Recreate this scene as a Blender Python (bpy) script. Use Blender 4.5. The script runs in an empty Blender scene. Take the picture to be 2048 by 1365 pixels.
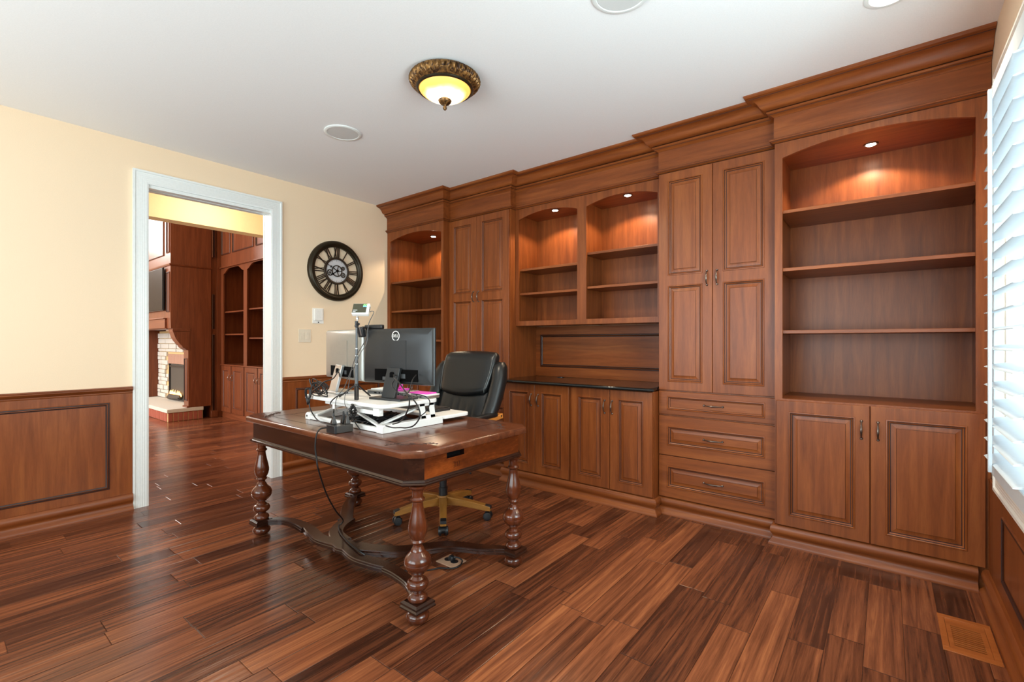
import bpy, bmesh, math, random
from mathutils import Vector, Matrix
random.seed(7)
S = bpy.context.scene
COL = S.collection
PI = math.pi
H = 2.743            # ceiling height
CX, CH = 4.388, 1.243  # camera
YW = 3.77            # back wall
XR = 4.795           # right wall

# ------------------------------------------------------------------ camera
cam_d = bpy.data.cameras.new('camera')
cam = bpy.data.objects.new('camera', cam_d)
COL.objects.link(cam)
cam.location = (CX, 0, CH)
cam.rotation_euler = (math.radians(90), 0, math.radians(38.509))
cam_d.sensor_width = 36
cam_d.lens = 940.65 / 2048 * 36
cam_d.shift_y = (683.68 - 682.5) / 2048
cam_d.clip_start = 0.02
S.camera = cam

# ------------------------------------------------------------------ view / world / large lights
S.view_settings.view_transform = 'Standard'
S.view_settings.look = 'None'
S.view_settings.gamma = 1
S.view_settings.use_curve_mapping = False
S.view_settings.exposure = 0.42
try:
    S.cycles.use_denoising = True
    S.cycles.max_bounces = 10
    S.cycles.diffuse_bounces = 5
    S.cycles.sample_clamp_indirect = 6
    S.cycles.caustics_reflective = False
    S.cycles.caustics_refractive = False
except Exception:
    pass
w = bpy.data.worlds.new('daylight')
S.world = w
w.use_nodes = True
bg = w.node_tree.nodes['Background']
bg.inputs[0].default_value = (0.80, 0.90, 1.0, 1)
bg.inputs[1].default_value = 1.7


def light(name, kind, loc, energy, color, size=None, size_y=None, target=None, spot=None, blend=0.5):
    d = bpy.data.lights.new(name, kind)
    d.energy = energy
    d.color = color
    if kind == 'AREA':
        d.shape = 'RECTANGLE'
        d.size = size
        d.size_y = size_y or size
    elif size is not None:
        d.shadow_soft_size = size
    if kind == 'SPOT':
        d.spot_size = spot
        d.spot_blend = blend
    o = bpy.data.objects.new(name, d)
    COL.objects.link(o)
    o.location = loc
    if target is not None:
        o.rotation_euler = (Vector(target) - Vector(loc)).to_track_quat('-Z', 'Y').to_euler()
    return o


DAY = (0.80, 0.95, 0.98)
# daylight through the shuttered window (right), plus fill added from behind the camera
light('daylight_right_window', 'AREA', (5.75, 1.9, 2.35), 3, DAY, 3.2, 2.0, target=(4.6, 1.9, 1.2))
light('daylight_right_ground', 'AREA', (5.75, 1.9, 0.15), 6, DAY, 3.0, 1.2, target=(4.7, 1.9, 2.0))
light('daylight_right_near', 'AREA', (5.06, 1.36, 1.5), 48, DAY, 1.0, 1.4, target=(2.0, 2.5, 2.7))
light('rear_fill', 'AREA', (2.6, -1.78, 1.45), 95, DAY, 3.3, 1.75, target=(2.4, 1.0, 3.0))
# great room: daylight from its tall windows
light('daylight_great_room', 'AREA', (-4.6, -3.3, 2.3), 460, (1.0, 0.97, 0.95), 5.0, 3.6, target=(-4.6, 3.0, 1.7))
light('daylight_great_room_high', 'AREA', (-8.5, 1.2, 3.6), 150, (1.0, 0.96, 0.93), 2.4, 1.5, target=(-4.0, 1.5, 2.2))


# ------------------------------------------------------------------ materials
def srgb(r, g, b):
    f = lambda c: (c / 255 / 12.92) if c / 255 <= 0.04045 else ((c / 255 + 0.055) / 1.055) ** 2.4
    return (f(r), f(g), f(b), 1)


def new_mat(name):
    m = bpy.data.materials.new(name)
    m.use_nodes = True
    return m, m.node_tree, m.node_tree.nodes['Principled BSDF']


def plain(name, col, rough=0.5, metal=0.0, spec=0.5, coat=0.0, bump=0.0, bscale=60):
    m, t, p = new_mat(name)
    p.inputs['Base Color'].default_value = col
    p.inputs['Roughness'].default_value = rough
    p.inputs['Metallic'].default_value = metal
    p.inputs['Specular IOR Level'].default_value = spec
    p.inputs['Coat Weight'].default_value = coat
    tc = t.nodes.new('ShaderNodeTexCoord')
    n = t.nodes.new('ShaderNodeTexNoise')
    n.inputs['Scale'].default_value = bscale
    n.inputs['Detail'].default_value = 4
    t.links.new(tc.outputs['Object'], n.inputs['Vector'])
    # faint mottling of the colour keeps surfaces from reading as flat plastic
    mx = t.nodes.new('ShaderNodeMix')
    mx.data_type = 'RGBA'
    mx.inputs['A'].default_value = tuple(c * 0.94 for c in col[:3]) + (1,)
    mx.inputs['B'].default_value = tuple(min(1, c * 1.05) for c in col[:3]) + (1,)
    t.links.new(n.outputs['Fac'], mx.inputs['Factor'])
    t.links.new(mx.outputs['Result'], p.inputs['Base Color'])
    if bump:
        b = t.nodes.new('ShaderNodeBump')
        b.inputs['Strength'].default_value = bump
        b.inputs['Distance'].default_value = 0.002
        t.links.new(n.outputs['Fac'], b.inputs['Height'])
        t.links.new(b.outputs['Normal'], p.inputs['Normal'])
    return m


def emit(name, col, strength):
    m, t, p = new_mat(name)
    p.inputs['Base Color'].default_value = col
    p.inputs['Emission Color'].default_value = col
    p.inputs['Emission Strength'].default_value = strength
    return m


def wood(name, dark, mid, lite, axis='z', rough=0.36, stretch=14, scale=1.0, bump=0.05, coat=0.03, varied=0.35, spec=0.33):
    """straight-grained timber: noise stretched along one axis, tone differing from piece to piece"""
    m, t, p = new_mat(name)
    N, Lk = t.nodes, t.links
    tc = N.new('ShaderNodeTexCoord')
    oi = N.new('ShaderNodeObjectInfo')
    mul = N.new('ShaderNodeMath'); mul.operation = 'MULTIPLY'; mul.inputs[1].default_value = 37.0
    Lk.new(oi.outputs['Random'], mul.inputs[0])
    add = N.new('ShaderNodeVectorMath'); add.operation = 'ADD'
    Lk.new(tc.outputs['Object'], add.inputs[0]); Lk.new(mul.outputs[0], add.inputs[1])
    mp = N.new('ShaderNodeMapping')
    sc = [stretch * scale] * 3
    sc['xyz'.index(axis)] = 1.0 * scale
    mp.inputs['Scale'].default_value = sc
    Lk.new(add.outputs[0], mp.inputs['Vector'])
    n1 = N.new('ShaderNodeTexNoise'); n1.inputs['Scale'].default_value = 1.6
    n1.inputs['Detail'].default_value = 5; n1.inputs['Distortion'].default_value = 0.8
    Lk.new(mp.outputs[0], n1.inputs['Vector'])
    n2 = N.new('ShaderNodeTexNoise'); n2.inputs['Scale'].default_value = 14
    n2.inputs['Detail'].default_value = 6; n2.inputs['Roughness'].default_value = 0.7
    Lk.new(mp.outputs[0], n2.inputs['Vector'])
    mixf = N.new('ShaderNodeMix'); mixf.data_type = 'FLOAT'; mixf.inputs['Factor'].default_value = 0.32
    Lk.new(n1.outputs['Fac'], mixf.inputs['A']); Lk.new(n2.outputs['Fac'], mixf.inputs['B'])
    rnd = N.new('ShaderNodeMapRange')
    rnd.inputs['To Min'].default_value = -0.10 * varied; rnd.inputs['To Max'].default_value = 0.10 * varied
    Lk.new(oi.outputs['Random'], rnd.inputs['Value'])
    a2 = N.new('ShaderNodeMath'); a2.operation = 'ADD'
    Lk.new(mixf.outputs['Result'], a2.inputs[0]); Lk.new(rnd.outputs[0], a2.inputs[1])
    cr = N.new('ShaderNodeValToRGB')
    cr.color_ramp.elements[0].position = 0.20; cr.color_ramp.elements[0].color = dark
    cr.color_ramp.elements[1].position = 0.82; cr.color_ramp.elements[1].color = lite
    e = cr.color_ramp.elements.new(0.5); e.color = mid
    Lk.new(a2.outputs[0], cr.inputs[0])
    Lk.new(cr.outputs[0], p.inputs['Base Color'])
    p.inputs['Roughness'].default_value = rough
    p.inputs['Coat Weight'].default_value = coat
    p.inputs['Coat Roughness'].default_value = 0.2
    p.inputs['Specular IOR Level'].default_value = spec
    b = N.new('ShaderNodeBump'); b.inputs['Strength'].default_value = bump; b.inputs['Distance'].default_value = 0.002
    Lk.new(n2.outputs['Fac'], b.inputs['Height']); Lk.new(b.outputs['Normal'], p.inputs['Normal'])
    return m


CD, CM, CL = srgb(88, 41, 16), srgb(126, 65, 28), srgb(156, 90, 44)
cherry_v = wood('cherry_vertical_grain', CD, CM, CL, 'z')
cherry_h = wood('cherry_cross_grain', CD, CM, CL, 'x')
cherry_y = wood('cherry_lengthwise_grain', CD, CM, CL, 'y')
glaze = plain('dark_glaze_in_grooves', srgb(48, 20, 12), 0.45)
RD, RM, RL = srgb(76, 37, 19), srgb(102, 52, 28), srgb(126, 70, 42)
red_v = wood('red_cherry_vertical_grain', RD, RM, RL, 'z', varied=0.2)
red_h = wood('red_cherry_cross_grain', RD, RM, RL, 'x', varied=0.2)
DD, DM, DL = srgb(20, 9, 6), srgb(42, 20, 12), srgb(72, 37, 22)
desk_h = wood('dark_walnut_desk_grain', DD, DM, DL, 'x', rough=0.22, coat=0.5, bump=0.10, stretch=10)
deskt = wood('brown_walnut_desktop', srgb(48, 23, 13), srgb(90, 47, 28), srgb(128, 72, 42), 'x', rough=0.24, coat=0.5, bump=0.10, stretch=10)
desk_y = wood('figured_walnut_lit_end', srgb(22, 9, 5), srgb(92, 40, 14), srgb(172, 84, 32), 'y', rough=0.26, coat=0.3, bump=0.1, stretch=4, scale=1.6)  # figured grain, with the orange light on the end painted into the colour
desk_v = wood('dark_walnut_turned_leg', srgb(42, 17, 8), srgb(84, 38, 18), srgb(122, 60, 30), 'z', rough=0.2, coat=0.6, bump=0.06, stretch=8)
oak_o = wood('orange_oak_armrest', srgb(176, 104, 40), srgb(206, 130, 58), srgb(224, 152, 76), 'y', rough=0.35)
honey = wood('honey_oak', srgb(112, 70, 26), srgb(146, 96, 40), srgb(170, 118, 58), 'x', rough=0.35)
vent_w = wood('orange_oak_vent', srgb(130, 66, 28), srgb(160, 88, 40), srgb(184, 108, 56), 'x', rough=0.35)
cream = plain('cream_wall_paint', srgb(239, 215, 184), 0.75, spec=0.25, bump=0.03, bscale=220)
yellow = plain('hall_yellow_paint', srgb(234, 212, 162), 0.7, spec=0.25)
ceil_m = plain('ceiling_white_paint', srgb(238, 238, 238), 0.85, spec=0.2, bump=0.04, bscale=160)
trim_w = plain('white_gloss_trim', srgb(232, 236, 234), 0.35)
shut_w = plain('white_shutter_paint', srgb(212, 222, 228), 0.35)
case_w = plain('ivory_window_casing', srgb(233, 229, 221), 0.4)
white_p = plain('white_powder_coat', srgb(238, 236, 232), 0.35)
white_pl = plain('white_plastic', srgb(240, 238, 232), 0.4)
ivory_pl = plain('ivory_plastic', srgb(226, 213, 192), 0.45)
black_pl = plain('black_plastic', srgb(22, 22, 24), 0.4)
cable_m = plain('black_cable', srgb(20, 19, 20), 0.45)
grey_cable = plain('grey_cable', srgb(84, 82, 80), 0.45)
mon_m = plain('charcoal_monitor_shell', srgb(44, 45, 46), 0.32, metal=0.25)
mon_l = plain('pale_sheen_monitor_shell', srgb(152, 152, 146), 0.36, metal=0.6)  # paleness is reflected light painted into the shell colour
silver = plain('brushed_silver', srgb(186, 186, 184), 0.3, metal=0.9)
dark_grey = plain('dark_grey_laptop', srgb(86, 88, 90), 0.4, metal=0.4)
carve_m = plain('dark_carving', srgb(48, 22, 13), 0.6)
leather = plain('black_leather', srgb(19, 21, 22), 0.34, bump=0.25, bscale=140)
stitch = plain('pale_stitching', srgb(140, 146, 148), 0.6)
pewter = plain('antique_pewter', srgb(112, 98, 90), 0.3, metal=0.9)
granite = plain('black_granite', srgb(16, 18, 18), 0.12, bump=0.0, bscale=400)
bronze = plain('oil_bronze', srgb(50, 42, 28), 0.35, metal=0.55)
numeral_m = plain('dark_bronze_numeral', srgb(58, 46, 34), 0.45, metal=0.4)
dial_m = plain('aged_silver_dial', srgb(205, 204, 205), 0.5)
pink = plain('pink_folder', srgb(226, 70, 190), 0.5)
paper = plain('white_paper', srgb(236, 234, 228), 0.7)
red_pl = plain('red_plastic', srgb(150, 30, 26), 0.25)
smoke = plain('smoked_plastic', srgb(58, 54, 50), 0.15, spec=0.6)
tan_plate = plain('tan_metal_plate', srgb(196, 156, 128), 0.4, metal=0.3)
gap_m = plain('shadow_gap_black', srgb(6, 5, 5), 0.9, spec=0.1)
screen_m = plain('black_glass_screen', srgb(5, 5, 6), 0.4, spec=0.12)
stone_m = plain('pale_limestone', srgb(186, 182, 172), 0.85, bump=0.6, bscale=30)
mortar = plain('sandy_mortar', srgb(190, 160, 112), 0.9)
brick_m = plain('red_brick', srgb(146, 74, 54), 0.85, bump=0.5, bscale=60)
slab_m = plain('limestone_slab', srgb(190, 184, 172), 0.6)
fire_m = emit('gas_flame', (1.0, 0.50, 0.14, 1), 3)
lintel_m = plain('weathered_brown_brick', srgb(158, 122, 102), 0.9, bump=0.6, bscale=50)
soot = plain('sooty_firebox', srgb(66, 60, 52), 0.7)
fgrille = plain('speaker_grille', srgb(208, 208, 206), 0.8, bump=0.5, bscale=700)
puck_m = emit('halogen_lens', (1.0, 0.86, 0.66, 1), 60)
can_m = emit('downlight_lens', (1.0, 0.93, 0.82, 1), 12)
led_g = emit('green_display_glyph', (0.25, 1.0, 0.2, 1), 1.2)
led_c = emit('cyan_display_glyph', (0.2, 0.8, 1.0, 1), 0.9)
led_w = emit('grey_display_text', (0.8, 0.85, 0.85, 1), 0.4)
disp_m = plain('olive_display_glass', srgb(62, 62, 48), 0.2)


def carved_lamp_ring():
    m, t, p = new_mat('antique_gold_leaf_ring')
    N, Lk = t.nodes, t.links
    tc = N.new('ShaderNodeTexCoord')
    n = N.new('ShaderNodeTexNoise'); n.inputs['Scale'].default_value = 34; n.inputs['Detail'].default_value = 6
    n.inputs['Distortion'].default_value = 1.5
    Lk.new(tc.outputs['Object'], n.inputs['Vector'])
    cr = N.new('ShaderNodeValToRGB')
    cr.color_ramp.elements[0].position = 0.38; cr.color_ramp.elements[0].color = srgb(52, 32, 20)
    cr.color_ramp.elements[1].position = 0.66; cr.color_ramp.elements[1].color = srgb(160, 116, 62)
    Lk.new(n.outputs['Fac'], cr.inputs[0]); Lk.new(cr.outputs[0], p.inputs['Base Color'])
    p.inputs['Roughness'].default_value = 0.38; p.inputs['Metallic'].default_value = 0.55
    b = N.new('ShaderNodeBump'); b.inputs['Strength'].default_value = 0.5; b.inputs['Distance'].default_value = 0.004
    Lk.new(n.outputs['Fac'], b.inputs['Height']); Lk.new(b.outputs['Normal'], p.inputs['Normal'])
    return m


ring_m = carved_lamp_ring()


def lamp_glass():
    """lit alabaster bowl: the bulb behind it makes the middle brightest"""
    m, t, p = new_mat('lit_amber_glass')
    N, Lk = t.nodes, t.links
    tc = N.new('ShaderNodeTexCoord')
    ln = N.new('ShaderNodeVectorMath'); ln.operation = 'LENGTH'
    sx = N.new('ShaderNodeVectorMath'); sx.operation = 'MULTIPLY'; sx.inputs[1].default_value = (1, 1, 0)
    Lk.new(tc.outputs['Object'], sx.inputs[0]); Lk.new(sx.outputs[0], ln.inputs[0])
    n = N.new('ShaderNodeTexNoise'); n.inputs['Scale'].default_value = 11; n.inputs['Detail'].default_value = 3
    Lk.new(tc.outputs['Object'], n.inputs['Vector'])
    sc = N.new('ShaderNodeMath'); sc.operation = 'MULTIPLY_ADD'; sc.inputs[1].default_value = 0.035; sc.inputs[2].default_value = -0.017
    Lk.new(n.outputs['Fac'], sc.inputs[0])
    ad = N.new('ShaderNodeMath'); ad.operation = 'ADD'
    Lk.new(ln.outputs['Value'], ad.inputs[0]); Lk.new(sc.outputs[0], ad.inputs[1])
    cr = N.new('ShaderNodeValToRGB')
    els = cr.color_ramp.elements
    els[0].position = 0.0; els[0].color = (3.2, 2.9, 2.3, 1)
    els[1].position = 0.146; els[1].color = (0.80, 0.35, 0.06, 1)
    for ps, c in ((0.085, (2.3, 1.9, 1.25, 1)), (0.108, (1.1, 0.74, 0.28, 1)), (0.120, (0.70, 0.31, 0.06, 1))):
        e = els.new(ps); e.color = c
    Lk.new(ad.outputs[0], cr.inputs[0])
    p.inputs['Base Color'].default_value = srgb(220, 170, 90)
    Lk.new(cr.outputs[0], p.inputs['Emission Color'])
    p.inputs['Emission Strength'].default_value = 1.3
    p.inputs['Roughness'].default_value = 0.3
    return m


glass_m = lamp_glass()


def floor_material():
    m, t, p = new_mat('hand_scraped_walnut_floor')
    N, Lk = t.nodes, t.links
    geo = N.new('ShaderNodeNewGeometry')
    sep = N.new('ShaderNodeSeparateXYZ'); Lk.new(geo.outputs['Position'], sep.inputs[0])

    def mth(op, a, b=None, c=None):
        n = N.new('ShaderNodeMath'); n.operation = op
        for i, v in enumerate((a, b, c)):
            if v is None: continue
            if isinstance(v, (int, float)): n.inputs[i].default_value = v
            else: Lk.new(v, n.inputs[i])
        return n.outputs[0]
    W = 0.127
    u = mth('DIVIDE', sep.outputs['X'], W)
    i = mth('FLOOR', u)
    wn = N.new('ShaderNodeTexWhiteNoise'); wn.noise_dimensions = '1D'; Lk.new(i, wn.inputs['W'])
    ln = mth('MULTIPLY_ADD', wn.outputs['Value'], 0.50, 0.58)
    wn2 = N.new('ShaderNodeTexWhiteNoise'); wn2.noise_dimensions = '1D'; Lk.new(mth('ADD', i, 517.3), wn2.inputs['W'])
    vy = mth('ADD', mth('DIVIDE', sep.outputs['Y'], ln), mth('MULTIPLY', wn2.outputs['Value'], 9.0))
    j = mth('FLOOR', vy)
    cmb = N.new('ShaderNodeCombineXYZ'); Lk.new(i, cmb.inputs[0]); Lk.new(j, cmb.inputs[1])
    wb = N.new('ShaderNodeTexWhiteNoise'); wb.noise_dimensions = '2D'; Lk.new(cmb.outputs[0], wb.inputs['Vector'])
    # grain, offset per board
    off = N.new('ShaderNodeVectorMath'); off.operation = 'SCALE'; off.inputs['Scale'].default_value = 40
    Lk.new(wb.outputs['Color'], off.inputs[0])
    ad = N.new('ShaderNodeVectorMath'); ad.operation = 'ADD'
    Lk.new(geo.outputs['Position'], ad.inputs[0]); Lk.new(off.outputs[0], ad.inputs[1])
    mp = N.new('ShaderNodeMapping'); mp.inputs['Scale'].default_value = (26, 0.95, 1)
    Lk.new(ad.outputs[0], mp.inputs['Vector'])
    n1 = N.new('ShaderNodeTexNoise'); n1.inputs['Scale'].default_value = 1.3; n1.inputs['Detail'].default_value = 5
    n1.inputs['Distortion'].default_value = 1.2
    Lk.new(mp.outputs[0], n1.inputs['Vector'])
    n2 = N.new('ShaderNodeTexNoise'); n2.inputs['Scale'].default_value = 9; n2.inputs['Detail'].default_value = 6
    n2.inputs['Roughness'].default_value = 0.75
    Lk.new(mp.outputs[0], n2.inputs['Vector'])
    tone = mth('ADD', mth('MULTIPLY', wb.outputs['Value'], 0.25), mth('MULTIPLY', n1.outputs['Fac'], 0.76))
    tone = mth('ADD', tone, mth('MULTIPLY', n2.outputs['Fac'], 0.34))
    tone = mth('SUBTRACT', tone, 0.150)
    cr = N.new('ShaderNodeValToRGB')
    els = cr.color_ramp.elements
    els[0].position = 0.22; els[0].color = srgb(40, 21, 14)
    els[1].position = 0.82; els[1].color = srgb(160, 98, 60)
    for ps, c in ((0.38, srgb(70, 37, 24)), (0.52, srgb(101, 56, 35)), (0.66, srgb(129, 74, 46))):
        e = els.new(ps); e.color = c
    Lk.new(tone, cr.inputs[0])
    # bevelled joints
    fx = mth('FRACT', u); ex = mth('MULTIPLY', mth('MINIMUM', fx, mth('SUBTRACT', 1.0, fx)), W)
    fy = mth('FRACT', vy); ey = mth('MULTIPLY', mth('MINIMUM', fy, mth('SUBTRACT', 1.0, fy)), ln)
    edge = mth('MINIMUM', ex, ey)
    mr = N.new('ShaderNodeMapRange'); mr.inputs['From Max'].default_value = 0.0035
    Lk.new(edge, mr.inputs['Value'])
    dk = N.new('ShaderNodeMapRange'); dk.inputs['From Max'].default_value = 0.0020
    dk.inputs['To Min'].default_value = 0.22
    Lk.new(edge, dk.inputs['Value'])
    mx = N.new('ShaderNodeMix'); mx.data_type = 'RGBA'; mx.blend_type = 'MULTIPLY'; mx.inputs['Factor'].default_value = 1
    Lk.new(cr.outputs[0], mx.inputs['A']); Lk.new(dk.outputs[0], mx.inputs['B'])
    Lk.new(mx.outputs['Result'], p.inputs['Base Color'])
    # scraped surface
    n3 = N.new('ShaderNodeTexNoise'); n3.inputs['Scale'].default_value = 2.2; n3.inputs['Detail'].default_value = 3
    Lk.new(mp.outputs[0], n3.inputs['Vector'])
    hgt = mth('ADD', mth('MULTIPLY', mr.outputs[0], 0.7), mth('MULTIPLY', n3.outputs['Fac'], 0.55))
    b = N.new('ShaderNodeBump'); b.inputs['Strength'].default_value = 0.6; b.inputs['Distance'].default_value = 0.003
    Lk.new(hgt, b.inputs['Height']); Lk.new(b.outputs['Normal'], p.inputs['Normal'])
    rr = mth('MULTIPLY_ADD', n2.outputs['Fac'], 0.14, 0.15)
    Lk.new(rr, p.inputs['Roughness'])
    p.inputs['Specular IOR Level'].default_value = 0.5
    return m


floor_m = floor_material()

# ------------------------------------------------------------------ mesh helpers


class MB:
    """collects faces, becomes one mesh object"""

    def __init__(s):
        s.v, s.f, s.m = [], [], []

    def vert(s, p):
        s.v.append(tuple(p)); return len(s.v) - 1

    def face(s, idx, m=0):
        s.f.append(tuple(idx)); s.m.append(m)

    def poly(s, pts, m=0):
        s.face([s.vert(p) for p in pts], m)

    def box(s, x0, x1, y0, y1, z0, z1, m=0):
        b = len(s.v)
        s.v += [(x, y, z) for z in (z0, z1) for y in (y0, y1) for x in (x0, x1)]
        for q in ((0, 2, 3, 1), (4, 5, 7, 6), (0, 1, 5, 4), (2, 6, 7, 3), (1, 3, 7, 5), (0, 4, 6, 2)):
            s.face([b + k for k in q], m)
        return s

    def obox(s, c, half, rot, m=0):
        R = rot if isinstance(rot, Matrix) else Matrix.Rotation(rot, 3, 'Z')
        b = len(s.v)
        c = Vector(c)
        s.v += [tuple(c + R @ Vector((sx * half[0], sy * half[1], sz * half[2]))) for sz in (-1, 1) for sy in (-1, 1) for sx in (-1, 1)]
        for q in ((0, 2, 3, 1), (4, 5, 7, 6), (0, 1, 5, 4), (2, 6, 7, 3), (1, 3, 7, 5), (0, 4, 6, 2)):
            s.face([b + k for k in q], m)
        return s

    def beam(s, p, q, wd, th, up=(0, 0, 1), m=0):
        p, q = Vector(p), Vector(q)
        d = (q - p)
        L = d.length
        d.normalize()
        a = d.cross(Vector(up)).normalized()
        b = a.cross(d)
        R = Matrix((d, a, b)).transposed()
        return s.obox((p + q) / 2, (L / 2, wd / 2, th / 2), R, m)

    def loft(s, loops, closed=True, caps=True, m=0, ring=False, segm=None):
        n = len(loops[0])
        base = [[s.vert(p) for p in lp] for lp in loops]
        rng = range(len(loops)) if ring else range(len(loops) - 1)
        for i in rng:
            A, B = base[i], base[(i + 1) % len(loops)]
            for k in range(n if closed else n - 1):
                s.face((A[k], A[(k + 1) % n], B[(k + 1) % n], B[k]), segm.get(k, m) if segm else m)
        if caps and not ring:
            s.face(base[0][::-1], m); s.face(base[-1], m)
        return s

    def lathe(s, prof, c=(0, 0, 0), seg=28, axis='z', m=0, caps=True):
        loops = []
        for r, h in prof:
            lp = []
            for k in range(seg):
                a = 2 * PI * k / seg
                x, y = r * math.cos(a), r * math.sin(a)
                if axis == 'z': q = (x, y, h)
                elif axis == 'x': q = (h, x, y)
                else: q = (y, h, x)
                lp.append((c[0] + q[0], c[1] + q[1], c[2] + q[2]))
            loops.append(lp)
        return s.loft(loops, True, caps, m)

    def tube(s, pts, r, seg=8, m=0, closed=False):
        pts = [Vector(p) for p in pts]
        n = len(pts)
        loops = []
        prev = None
        for i, p in enumerate(pts):
            if closed: d = pts[(i + 1) % n] - pts[i - 1]
            else: d = pts[min(i + 1, n - 1)] - pts[max(i - 1, 0)]
            d.normalize()
            if prev is None:
                a = d.orthogonal().normalized()
            else:
                a = (prev - d * prev.dot(d))
                a = a.normalized() if a.length > 1e-6 else d.orthogonal().normalized()
            prev = a
            b = d.cross(a)
            rr = r[i] if isinstance(r, (list, tuple)) else r
            loops.append([p + (a * math.cos(2 * PI * k / seg) + b * math.sin(2 * PI * k / seg)) * rr for k in range(seg)])
        return s.loft(loops, True, not closed, m, ring=closed)

    def prism(s, poly, plane, a, b, m=0):
        """2-D outline extruded from a to b; plane xz (along y), xy (along z) or yz (along x)"""
        def P(u, v, h):
            return {'xz': (u, h, v), 'xy': (u, v, h), 'yz': (h, u, v)}[plane]
        return s.loft([[P(u, v, a) for u, v in poly], [P(u, v, b) for u, v in poly]], True, True, m)

    def sweep(s, path, prof, m=0, left=False, caps=True, segm=None):
        """profile (p = out from the path, z) swept along a level polyline with mitred corners; out is to the right of travel"""
        P = [Vector((x, y)) for x, y in path]
        n = len(P)
        nrm = []
        for i in range(n - 1):
            d = (P[i + 1] - P[i]).normalized()
            o = Vector((d.y, -d.x))
            nrm.append(-o if left else o)
        loops = []
        for i in range(n):
            if i == 0: mv = nrm[0]
            elif i == n - 1: mv = nrm[-1]
            else:
                q = nrm[i - 1] + nrm[i]
                mv = q / (1 + nrm[i - 1].dot(nrm[i]))
            loops.append([(P[i].x + mv.x * p, P[i].y + mv.y * p, z) for p, z in prof])
        return s.loft(loops, True, caps, m, segm=segm)

    def ring_panel(s, x0, x1, z0, z1, y, steps, axis='y', sgn=1, fill=True):
        """nested rectangles: steps = (inset, depth, material of the band that leads to it)"""
        prev = None
        for o, d, mt in steps:
            yy = y + sgn * d
            if axis == 'y': pts = [(x0 + o, yy, z0 + o), (x1 - o, yy, z0 + o), (x1 - o, yy, z1 - o), (x0 + o, yy, z1 - o)]
            else: pts = [(yy, x0 + o, z0 + o), (yy, x1 - o, z0 + o), (yy, x1 - o, z1 - o), (yy, x0 + o, z1 - o)]
            cur = [s.vert(p) for p in pts]
            if prev:
                for k in range(4):
                    s.face((prev[k], prev[(k + 1) % 4], cur[(k + 1) % 4], cur[k]), mt)
            prev = cur
        if fill: s.face(prev, 0)
        return s


def catmull(pts, sub=6, closed=False):
    pts = [Vector(p) for p in pts]
    n = len(pts)
    out = []
    for i in range(n if closed else n - 1):
        if closed: a, b, c, d = pts[i - 1], pts[i], pts[(i + 1) % n], pts[(i + 2) % n]
        else: a, b, c, d = pts[max(i - 1, 0)], pts[i], pts[i + 1], pts[min(i + 2, n - 1)]
        for k in range(sub):
            t = k / sub
            out.append(0.5 * ((2 * b) + (c - a) * t + (2 * a - 5 * b + 4 * c - d) * t * t + (3 * b - a - 3 * c + d) * t ** 3))
    if not closed: out.append(pts[-1])
    return out


def world_loc(o):
    v = Vector((0, 0, 0))
    while o is not None:
        v += o.location
        o = o.parent
    return v


def obj(name, mb, mats, parent=None, bevel=0.0, angle=38, local=False, seg=2, smooth=True, sub=0):
    """one mesh object; vertices are given in world space unless local"""
    me = bpy.data.meshes.new(name)
    off = Vector((0, 0, 0))
    if parent is not None and not local: off = world_loc(parent)
    me.from_pydata([(v[0] - off.x, v[1] - off.y, v[2] - off.z) for v in mb.v], [], mb.f)
    if not isinstance(mats, (list, tuple)): mats = [mats]
    for m in mats: me.materials.append(m)
    me.polygons.foreach_set('material_index', mb.m)
    bm = bmesh.new(); bm.from_mesh(me)
    bmesh.ops.recalc_face_normals(bm, faces=bm.faces[:])
    bm.to_mesh(me); bm.free()
    if smooth:
        me.shade_smooth()
        me.set_sharp_from_angle(angle=math.radians(angle))
    o = bpy.data.objects.new(name, me)
    COL.objects.link(o)
    if parent is not None: o.parent = parent
    if bevel:
        b = o.modifiers.new('bevel', 'BEVEL'); b.width = bevel; b.segments = seg; b.limit_method = 'ANGLE'
        b.angle_limit = math.radians(50); b.harden_normals = False
    if sub:
        sm = o.modifiers.new('smooth', 'SUBSURF'); sm.levels = sub; sm.render_levels = sub
    me.update()
    return o


def recentre(o):
    """put a lone mesh's origin at its base"""
    me = o.data
    xs = [v.co for v in me.vertices]
    c = Vector(((min(v.x for v in xs) + max(v.x for v in xs)) / 2, (min(v.y for v in xs) + max(v.y for v in xs)) / 2, min(v.z for v in xs)))
    me.transform(Matrix.Translation(-c))
    o.location = o.location + c
    return o


def tag(o, label, cat, group=None):
    o['label'] = label; o['category'] = cat
    if group: o['group'] = group
    return o


def thing(name, label, cat, loc=(0, 0, 0), rz=0.0, group=None):
    o = bpy.data.objects.new(name, None)
    COL.objects.link(o)
    o.empty_display_size = 0.1
    o.location = loc
    o.rotation_euler = (0, 0, rz)
    return tag(o, label, cat, group)


def lone(name, mb, mats, label, cat, group=None, **k):
    return tag(recentre(obj(name, mb, mats, None, **k)), label, cat, group)


def struct(name, mb, mats, parent=None, **k):
    o = obj(name, mb, mats, parent, **k)
    if parent is None: o['kind'] = 'structure'
    return o


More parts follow.
